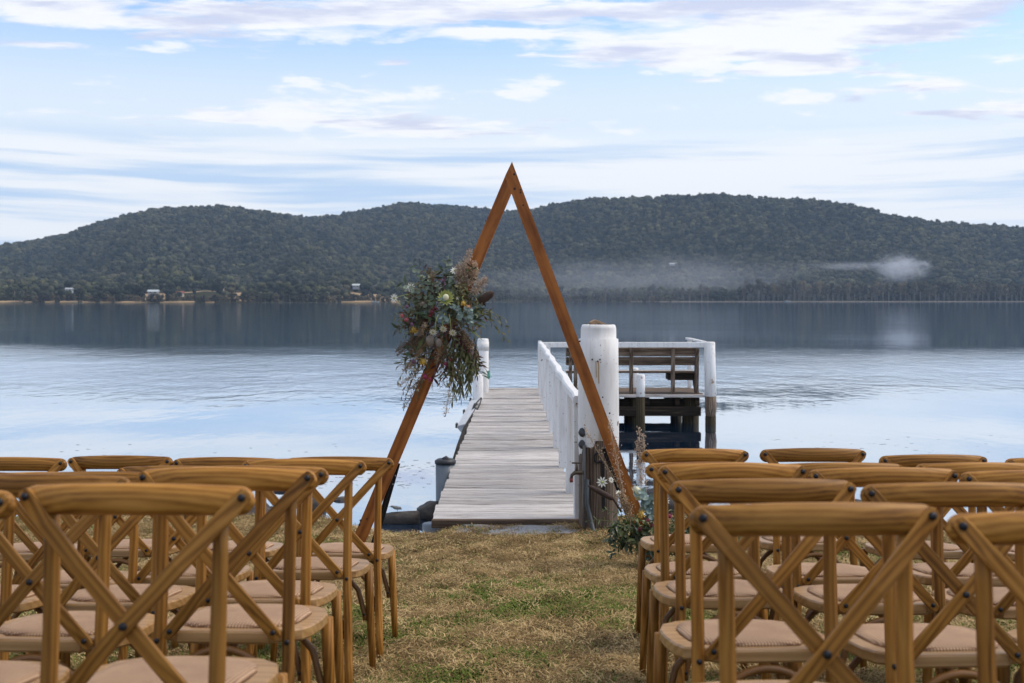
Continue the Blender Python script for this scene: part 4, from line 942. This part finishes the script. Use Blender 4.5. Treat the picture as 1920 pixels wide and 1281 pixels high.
def pincushion(par, name, p, r, m, n=70, spike=.5):
    c = MB(); c.ball(p, r * .6, 2, .05)
    for _ in range(n):
        d = rv().normalized(); c.leaf(Vector(p) + d * r * .45, d, rv(), r * (.4 + spike * rr.uniform(.5, 1)), r * .14, 0, .1, 2)
    return c.build(name, m, par)
def protea(par, p, nrm, r, m1=M_lime, m2=M_cream):
    c = MB(); nrm = Vector(nrm).normalized(); u = nrm.orthogonal().normalized()
    for ring, (el, L) in enumerate(((.35, 1.0), (.7, .95), (1.1, .8))):
        for k in range(14):
            d = u.copy(); d.rotate(Matrix.Rotation(2 * math.pi * (k + ring * .5) / 14, 3, nrm)); c.leaf(Vector(p) + d * r * .3, d + nrm * el, nrm, r * L, r * .28, .3, -.2)
    o = c.build('protea', m1, par); e = MB(); e.ball(Vector(p) + nrm * r * .35, r * .48, 2, .06)
    e.build('flower_centre', m2, o); return o
def banksia(par, p, d, L, r, m):
    c = MB(); p = Vector(p); d = Vector(d).normalized(); c.tube([p + d * L * t for t in (0, .08, .3, .6, .85, 1)], [r * .5, r * .85, r, r * .95, r * .7, r * .2], 12)
    for _ in range(150):
        t = rr.uniform(.03, .97); s_ = d.orthogonal().normalized(); s_.rotate(Matrix.Rotation(rr.uniform(0, 6.28), 3, d)); c.leaf(p + d * L * t + s_ * r * .75, s_ + d * .5, d, r * .45, r * .14, 0, 0, 2)
    return c.build('banksia', m, par)
def plume(par, name, p, d, L, m, n=160, wid=.05, droop=.3, blob=.006):
    path = stem_path(p, d, L, droop, 8); mb = MB(); mb.tube(path, .0018, 4)
    for k in range(n):
        t = rr.uniform(.25, 1) * (len(path) - 1); i = min(int(t), len(path) - 2); q = path[i].lerp(path[i + 1], t - i); f_ = math.sin(math.pi * min(1, (t / (len(path) - 1) - .2) / .85)) + .15
        e = q + rv(1).normalized() * wid * f_ * rr.uniform(.3, 1) + Vector((0, 0, wid * .2))
        dd = (e - q); mb.leaf(q, dd, rv(), dd.length, .0016, 0, 0, 2); mb.leaf(e, rv(), rv(), blob * 2, blob, 0, 0, 2)
    return mb.build(name, m, par)
FD = AD - .07
bq = thing('flower_arrangement', 'large wild bouquet of dried and native flowers tied to the left arch leg', 'flowers', at(838, 590, FD))
def build_bouquet():
    o = Vector(bq.location)
    def P(x, y, dy=0.0): return at(x, y, FD + dy) - o
    C = P(838, 590)
    def toward(x, y, x0=840, y0=590, out=-.25): return (P(x, y) - P(x0, y0)).normalized() + Vector((0, out, 0))
    # backing foliage, all round the centre
    for k in range(92):
        a = rr.uniform(0, 6.28); q = rr.uniform(0, 42); s0 = P(834 + q * math.cos(a), 606 + 1.7 * q * math.sin(a), rr.uniform(-.06, .04)); m, l, w_, n_ = rr.choice([(L_dark, .095, .027, 11), (L_dark, .085, .024, 11), (L_fern, .065, .016, 14), (L_sage, .055, .024, 12), (L_olive, .085, .020, 12), (L_brown, .065, .016, 13), (L_burg, .075, .022, 11), (L_olive, .075, .019, 12)])
        d = Vector((math.cos(a), rr.uniform(-.75, .0), -math.sin(a) * 1.15 - .1)); spray(bq, 'leaf_spray', s0, d, rr.uniform(.16, .30), m, l, w_, n_, rr.uniform(.2, .6))
    # hanging willow eucalypt
    for x, y, L in ((868, 640, .34), (880, 640, .30), (858, 650, .36), (890, 630, .28), (845, 660, .30), (878, 655, .30), (862, 670, .24), (884, 668, .22), (850, 640, .42), (893, 650, .2)):
        spray(bq, 'willow_leaf_spray', P(x, y, -.06), toward(x + rr.uniform(-12, 14), 800, x, y, -.1), L, L_olive, .095, .019, 15, .8, spread=.45, curl=.05)
    # long trailing stems to the lower left
    for (x0, y0), (x1, y1), L in (((800, 650), (735, 740), .40), ((805, 640), (740, 700), .36), ((812, 660), (770, 760), .36), ((800, 660), (728, 760), .40)):
        spray(bq, 'trailing_spray', P(x0, y0, -.03), toward(x1, y1, x0, y0, -.05), L, rr.choice([L_brown, L_olive]), .055, .015, 11, .55, spread=.6)
    for (x0, y0), (x1, y1), L in (((880, 570), (960, 600), .34), ((890, 580), (972, 625), .32), ((885, 575), (945, 585), .26)):
        spray(bq, 'trailing_spray', P(x0, y0, -.03), toward(x1, y1, x0, y0, -.05), L, L_olive, .06, .018, 10, .5, spread=.6)
    for k in range(22):
        x0, y0 = rr.uniform(790, 815), rr.uniform(560, 680); spray(bq, 'leaf_spray', P(x0, y0, -.05), (-1, rr.uniform(-.5, .1), rr.uniform(-.9, .35)), rr.uniform(.14, .24), rr.choice([L_brown, L_fern, L_olive, L_brown]), .055, .012, 13, rr.uniform(.3, .7))
    for k in range(9):
        x0, y0 = rr.uniform(785, 815), rr.uniform(620, 700); plume(bq, 'brown_grass_plume', P(x0, y0, -.06), (-.8, -.2, rr.uniform(-1, -.2)), rr.uniform(.14, .24), rr.choice([L_brown, M_straw]), 130, .035, .3, .006)
    # round eucalyptus at the top left and sage discs in the middle
    for (x0, y0), (x1, y1), L in (((820, 560), (782, 505), .25), ((825, 560), (800, 515), .22), ((815, 570), (770, 540), .24), ((835, 560), (850, 510), .16), ((815, 580), (765, 560), .22)):
        spray(bq, 'round_leaf_spray', P(x0, y0, -.05), toward(x1, y1, x0, y0, -.2), L, L_sage, .045, .03, 12, .0, 'round')
    for k in range(7):
        x, y = 852 + rr.uniform(-18, 26), 580 + rr.uniform(-14, 40); spray(bq, 'sage_leaf_spray', P(x, y, -.16), (rr.uniform(-.6, .6), -1, rr.uniform(-.6, .8)), .09, L_blue, .034, .02, 14, .3, 'round')
    # big dark leaves on the right, each its own
    for (x0, y0), (x1, y1) in (((872, 606), (908, 610)), ((868, 612), (905, 632)), ((865, 600), (900, 590)), ((880, 596), (912, 604)), ((862, 620), (890, 650)), ((870, 590), (905, 575)), ((795, 632), (782, 655)), ((812, 600), (790, 590)), ((805, 590), (775, 585)), ((828, 560), (838, 525))):
        mb = MB(); a = P(x0, y0, -.10); b = P(x1, y1, -.13); mb.leaf(a, b - a, Vector((0, -.7, .7)) + rv(.3), (b - a).length * 1.1, .034, .3, .15); mb.build('leaf', rr.choice([L_dark, L_dark, L_fern]), bq)
    # dried plumes
    for (x0, y0), (x1, y1), L, wd in (((862, 560), (876, 470), .34, .055), ((868, 560), (890, 500), .26, .05), ((872, 560), (850, 505), .22, .06), ((876, 565), (905, 530), .2, .055), ((866, 545), (884, 520), .17, .06), ((860, 556), (868, 505), .22, .065)):
        plume(bq, 'dried_flower_plume', P(x0, y0, -.04), toward(x1, y1, x0, y0, -.12), L, M_tan, 420, wd, .0, .0062)
    for (x0, y0), (x1, y1), L in (((860, 610), (885, 650), .20), ((855, 612), (878, 640), .18), ((850, 690), (840, 775), .34), ((800, 620), (768, 660), .2), ((800, 640), (770, 680), .22), ((790, 600), (765, 640), .16), ((815, 540), (805, 500), .14), ((800, 700), (760, 755), .30), ((805, 600), (790, 620), .14), ((840, 640), (825, 700), .2), ((830, 630), (815, 690), .2)):
        plume(bq, 'brown_grass_plume', P(x0, y0, -.10), toward(x1, y1, x0, y0, -.2), L, rr.choice([M_straw, L_brown]), 150, .038, .25, .006)
    # flowers
    protea(bq, P(836, 560, -.20), (.05, -1, .35), .052)
    for x, y, nx, nz in ((739, 559, -.7, .1), (769, 539, -.3, .4), (853, 508, .2, .8)): flannel(bq, P(x, y, -.06), (nx, -1, nz), .030)
    for x, y in ((812, 623), (831, 617), (849, 624)): flannel(bq, P(x, y, -.20), (rr.uniform(-.3, .3), -.9, -.6), .026)
    for (x0, y0), (x1, y1) in (((822, 590), (815, 622)), ((834, 588), (829, 620)), ((842, 590), (846, 622)), ((800, 560), (740, 558)), ((800, 560), (769, 541))):
        mb = MB(); a, b = P(x0, y0, -.17 if y1 > 600 else -.04), P(x1, y1, -.19 if y1 > 600 else -.055); mb.tube([a, a.lerp(b, .5) + Vector((0, -.02, .03)), b], .0028, 5); mb.build('flower_stem', M_eye, bq)
    pincushion(bq, 'yellow_everlasting', P(869, 569, -.20), .024, M_must, 60, .3); pincushion(bq, 'peach_everlasting', P(878, 576, -.18), .022, M_peach, 60, .3)
    pincushion(bq, 'mustard_pincushion', P(776, 619, -.12), .030, M_must); pincushion(bq, 'mustard_pincushion', P(794, 678, -.12), .030, M_must)
    for x, y, r, m in ((754, 592, .022, M_pink), (762, 600, .024, M_pink), (763, 575, .02, M_purple), (810, 585, .028, M_wine), (816, 578, .024, M_wine), (806, 592, .022, M_wine), (835, 683, .022, M_mag), (844, 675, .016, M_wine), (797, 707, .032, M_mag), (806, 711, .022, M_mag), (830, 527, .022, M_purple), (775, 678, .024, M_purple), (772, 608, .02, M_purple), (792, 570, .03, M_grey), (858, 560, .016, M_white)):
        pincushion(bq, 'round_flower', P(x, y, -.14), r * .82, m, 50, .35)
    spray(bq, 'purple_spike', P(832, 545, -.14), (0, -.2, 1), .10, M_purple, .02, .008, 22, 0, 'needle')
    banksia(bq, P(898, 566, -.12), (.85, -.2, .55), .125, .030, M_banksia); banksia(bq, P(806, 632, -.16), (.1, -.6, -.7), .075, .030, M_grey); banksia(bq, P(821, 636, -.17), (.1, -.5, -.8), .07, .022, M_grey)
    pincushion(bq, 'grey_seed_head', P(778, 694, -.08), .02, M_cream, 30, .4); pincushion(bq, 'cream_bud', P(783, 732, -.05), .014, M_cream, 30, .4)
build_bouquet()
gd = AD - .16
gb = thing('ground_arrangement', 'leafy native flower arrangement standing at the foot of the right arch leg', 'flowers', (at(1190, 1030, gd).x, gd, ground_z(at(1190, 1030, gd).x, gd)))
def build_ground_bouquet():
    o = Vector(gb.location)
    def P(x, y, dy=0.0): return at(x, y, gd + dy) - o
    for k in range(90):
        x, y = rr.uniform(1158, 1290), rr.uniform(968, 1024); a = rr.uniform(0, 6.28); m, l, w_, n_ = rr.choice([(L_dark, .070, .024, 12), (L_dark, .060, .025, 12), (L_olive, .06, .014, 14), (L_fern, .055, .018, 12)])
        spray(gb, 'leaf_spray', P(x, y, rr.uniform(-.05, .12)), (.8 * math.cos(a) + (x - 1200) / 120, rr.uniform(-1, .1), rr.uniform(-.6, .6)), rr.uniform(.10, .20), m, l, w_, n_, rr.uniform(.4, .9))
    for (x0, y0), (x1, y1), L in (((1170, 985), (1120, 960), .28), ((1160, 990), (1112, 985), .24), ((1180, 975), (1135, 940), .25), ((1250, 960), (1300, 940), .24)):
        spray(gb, 'fine_leaf_spray', P(x0, y0, -.05), (P(x1, y1) - P(x0, y0)) + Vector((0, -.05, 0)), L, L_fern, .05, .014, 13, .4)
    for x, y in ((1212, 935), (1208, 950), (1218, 962), (1205, 925), (1222, 942), (1232, 965)):
        spray(gb, 'round_leaf_spray', P(x, y, -.08), (rr.uniform(-.5, .5), -1, .2), .08, L_blue, .058, .03, 8, .2, 'round')
    for (x0, y0), (x1, y1), L, m in (((1178, 970), (1118, 805), .68, M_straw), ((1180, 970), (1140, 800), .66, M_tan), ((1182, 960), (1100, 815), .66, M_straw)):
        plume(gb, 'dried_grass_plume', P(x0, y0, -.02), (P(x1 + 14, y1 - 10) - P(x0, y0)), L, m, 130, .05, .35, .007)
    for (x0, y0), (x1, y1), L in (((1206, 940), (1196, 800), .50), ((1212, 940), (1206, 815), .45), ((1204, 940), (1188, 830), .42)):
        plume(gb, 'dried_grass_plume', P(x0, y0, -.05), (P(x1, y1) - P(x0, y0)), L, M_tan, 130, .045, .0, .008)
    for x, y in ((1172, 950), (1182, 962), (1165, 942)): plume(gb, 'brown_grass_plume', P(x, y + 25, -.16), (0, -.1, 1), .16, M_straw, 150, .035, .1, .007)
    banksia(gb, P(1150, 936, -.12), (-1, -.1, .55), .20, .020, M_banksia)
    mb = MB(); mb.tube([P(1165, 960, -.10), P(1150, 936, -.12)], .008, 6); mb.build('flower_stem', M_banksia, gb)
    flannel(gb, P(1129, 904, -.14), (-.1, -1, .15), .033, 9); flannel(gb, P(1160, 925, -.14), (.2, -.8, .5), .020); flannel(gb, P(1146, 900, -.05), (.5, -.8, .3), .02)
    banksia(gb, P(1200, 937, -.10), (-.35, -.25, 1), .10, .028, M_cream)
    pincushion(gb, 'mustard_pincushion', P(1203, 964, -.2), .030, M_must); pincushion(gb, 'pink_flower', P(1215, 975, -.16), .018, M_pink, 50, .4)
    for x, y in ((1255, 968), (1250, 985)): pincushion(gb, 'magenta_flower', P(x, y, -.1), .026, M_mag, 50, .4)
    for x, y in ((1200, 992), (1222, 985)): pincushion(gb, 'wine_flower', P(x, y, -.15), .02, M_wine, 50, .4)
    flannel(gb, P(1248, 940, -.1), (.3, -1, .2), .026); 
build_ground_bouquet()

# ------------------------------------------------------------------ rocks, log, bird
def rock(label, x, y, z, r, sq, seed, rz=0.0, name='rock'):
    mb = MB(); mb.ball((0, 0, 0), r, 3, .10, sq, seed); o = mb.build(name, rock_mat, None, (x, y, z)); o.rotation_euler = (0, 0, rz); tag(o, label, 'rock', 'rocks along the waterline'); return o
def pat(px, py, zz=WATER): d = (ZC - zz) * F / (py - HY); return at(px, py, d)
p = pat(813, 972); rock('dark wet boulder against the left side of the jetty', p.x, p.y, WATER + .07, .165, (1.1, .9, .75), 3)
LOG = [(537, 922, .10, (1.9, .8, .30), 'low black rock awash farthest out on the left'), (645, 937, .09, (1.5, .8, .35), 'small dark rock awash between the arch leg and chairs'), (590, 953, .17, (1.0, .8, .75), 'dark boulder in the shallows left of the arch leg'),
       (462, 958, .26, (1.4, .9, .45), 'pale grey flat rock at the water behind the left chairs'), (508, 968, .10, (1, 1, .8), 'little black stone at the edge of the straw bank'), (272, 975, .30, (1.1, .9, .75), 'large grey rock behind the left block of chairs'), (206, 985, .22, (1, .9, .6), 'rounded rock in the bank beyond the second left chairs'), (480, 985, .28, (1.2, .8, .6), 'straw covered rock on the left bank edge'), (120, 975, .25, (1.2, .9, .6), 'dark rock at the bank far left')]
for i, (px, py, r, sq, lab) in enumerate(LOG): q = pat(px, py); rock(lab, q.x, q.y, WATER + r * sq[2] * .25, r, sq, 20 + i, i * .7)
for i, (px, py, r, sq, lab) in enumerate([(1605, 1000, .30, (1.0, .8, .9), 'dark boulder behind the right block of chairs'), (1500, 975, .25, (1.4, .8, .5), 'dark rock at the water right of the flowers'), (1270, 965, .24, (1, .9, .8), 'dark rock behind the ground flowers'), (1700, 985, .22, (1.3, .9, .5), 'flat dark rock far right behind the chairs'), (1330, 985, .26, (1.2, .8, .6), 'rock at the bank behind the right aisle chairs')]):
    q = pat(px, py); rock(lab, q.x, q.y, WATER + r * sq[2] * .3, r, sq, 60 + i, i * .9)
lg = thing('driftwood_log', 'short dark sawn log floating in the shallows left of the jetty', 'log', tuple(pat(752, 981)))
mb = MB(); mb.tube([(-.26, 0, .03), (-.1, 0, .045), (.1, .01, .05), (.19, .01, .055), (.205, .01, .055)], [.062, .078, .085, .083, .06], 12); mb.build('trunk', rock_mat, lg)
def build_bird():
    q = pat(744, 981); t = thing('shore_bird', 'small grey wading bird standing on the floating log', 'bird', (q.x - .0, q.y, WATER + .125)); g = flat("grey_plumage", (.17, .17, .17), .8); wbl = flat("white_belly", (.6, .6, .58), .8)
    b = MB(); b.tube([(.055, 0, .030), (.03, 0, .038), (0, 0, .045), (-.03, 0, .050), (-.045, 0, .058), (-.058, 0, .060), (-.068, 0, .058)], [.004, .014, .021, .018, .012, .0125, .006], 10); b.build('body', g, t)
    b = MB(); b.ball((-.005, 0, .036), .018, 2, 0, (1.5, .9, .7)); b.build('belly', wbl, t); b = MB(); b.tube([(-.066, 0, .058), (-.095, 0, .052)], [.003, .001], 5); b.build('beak', black_plastic, t)
    for s in (-1, 1):
        b = MB(); b.tube([(.004, s * .007, .03), (.008, s * .007, .012), (.0, s * .007, -.012)], .0018, 5); b.build('leg', black_plastic, t)
        b = MB(); b.ball((.012, s * .017, .043), .02, 2, 0, (1.9, .3, .7)); b.build('wing', g, t)
build_bird()

# ------------------------------------------------------------------ grass, straw, floating weed
gsrc = bpy.data.collections.new("grass_sources"); ssrc = bpy.data.collections.new("straw_sources")
G_green = m_leafage("green_blade", [(.1, (.055, .090, .014)), (.5, (.105, .145, .026)), (.9, (.19, .19, .055))], 3, .7, 1.25); G_dry = m_leafage("dry_blade", [(.1, (.11, .065, .027)), (.5, (.30, .20, .087)), (.9, (.55, .41, .21))], 3, .65, 1.3)
def tuft(seed, m, n, h, lean):
    r_ = random.Random(seed); mb = MB()
    for _ in range(n):
        a = r_.uniform(0, 6.28); p = Vector((r_.uniform(-.05, .05), r_.uniform(-.05, .05), 0)); d = Vector((math.cos(a) * lean, math.sin(a) * lean, r_.uniform(.4, 1))); L = h * r_.uniform(.5, 1.2); w_ = r_.uniform(.0018, .0035); s_ = d.cross(Vector((0, 0, 1))).normalized() * w_; q = p + d.normalized() * L * .55; e = q + (d.normalized() + Vector((math.cos(a), math.sin(a), -.4)) * .8).normalized() * L * .5
        mb.add([p - s_, p + s_, q + s_ * .8, q - s_ * .8, e], [(0, 1, 2, 3), (3, 2, 4)])
    return mb.mesh('grass_tuft', m)
def straw(seed, m, n):
    r_ = random.Random(seed); mb = MB()
    for _ in range(n):
        a = r_.uniform(0, 6.28); p = Vector((r_.uniform(-.07, .07), r_.uniform(-.07, .07), r_.uniform(.002, .022))); L = r_.uniform(.018, .062); d = Vector((math.cos(a), math.sin(a), r_.uniform(-.15, .25))).normalized(); w_ = r_.uniform(.0009, .0020); s_ = Vector((-d.y, d.x, 0)).normalized() * w_; c_ = Vector((r_.uniform(-.01, .01), r_.uniform(-.01, .01), r_.uniform(0, .01)))
        q = p + d * L * .5 + c_; e = p + d * L; mb.add([p - s_, p + s_, q + s_, q - s_, e + s_ * .6, e - s_ * .6], [(0, 1, 2, 3), (3, 2, 4, 5)])
    return mb.mesh('straw_bunch', m)
for k in range(4): gsrc.objects.link(bpy.data.objects.new('grass_tuft', tuft(k, G_green, 30, .036, .55)))
for k in range(4): ssrc.objects.link(bpy.data.objects.new('straw_bunch', straw(k + 40, G_dry, 40)))
for k in range(3): ssrc.objects.link(bpy.data.objects.new('straw_tuft', tuft(k + 70, G_dry, 26, .028, .8)))
def vnoise(x, y, s, seed):
    return .5 + .25 * (math.sin(x * s + seed) * math.cos(y * s * 1.1 + 2 * seed) + math.sin(x * s * 2.3 + y * s * 1.7 + 3 * seed) * .6 + math.cos(x * s * 4.1 - y * s * 3.7 + seed) * .4)
def build_grass():
    G, D = [], []
    N = 78000
    for _ in range(N):
        y = 1.6 + 8.9 * rng.uniform() ** .8; half = y * .52 + .5; x = rng.uniform(-half, half)
        if y > shore_y(x) + .38: continue
        if abs(x - .02) < .5 and 9.2 < y < 9.7 and rng.uniform() < .78: continue
        if -.75 < x < .62 and y > 9.66: continue
        z = ground_z(x, y); g = vnoise(x, y, 1.5, 1.0) * .62 + vnoise(x, y, 5.0, 4.0) * .38 - .22 * smooth(5.6, 8.0, y) + .04
        if rng.uniform() < .16 + smooth(.34, .66, g) * .62: G.append((x, y, z))
        else: D.append((x, y, z + .002))
    for pts, coll, nm, k, lab in ((G, gsrc, 'grass', 4, 'patchy short green grass on the lawn'), (D, ssrc, 'straw', 7, 'dry mown straw lying over the lawn')):
        m = len(pts); r = np.zeros((m, 3)); r[:, 2] = rng.uniform(0, 6.28, m); r[:, 0] = rng.uniform(-.15, .15, m); s = rng.uniform(.6, 1.25, (m, 1)) * np.ones((1, 3))
        scatter(nm, pts, rng.integers(0, k, m), r, s, coll, 'stuff', lab, 'grass' if nm == 'grass' else 'straw')
build_grass()
def build_weed():
    mb = MB()
    for _ in range(330):
        if rr.random() < .6: px, py = rr.gauss(690, 150), rr.uniform(868, 915)
        else: px, py = rr.choice([(rr.uniform(60, 640), rr.uniform(825, 880)), (rr.uniform(1440, 1900), rr.uniform(815, 850)), (rr.uniform(690, 830), rr.uniform(860, 915))])
        if px > 820 and px < 1100: continue
        q = pat(px, py, WATER + .004); L = rr.uniform(.006, .045); a = rr.uniform(-.3, .3)
        mb.ball((q.x, q.y, WATER + .001), L, 1, .3, (1, .16, .05), rr.randint(0, 999))
    tag(mb.build('floating_weed', flat("dark_weed", (.05, .045, .03), .8)), 'scattered dark weed floating on the calm water near shore', 'weed', None, 'stuff')
build_weed()
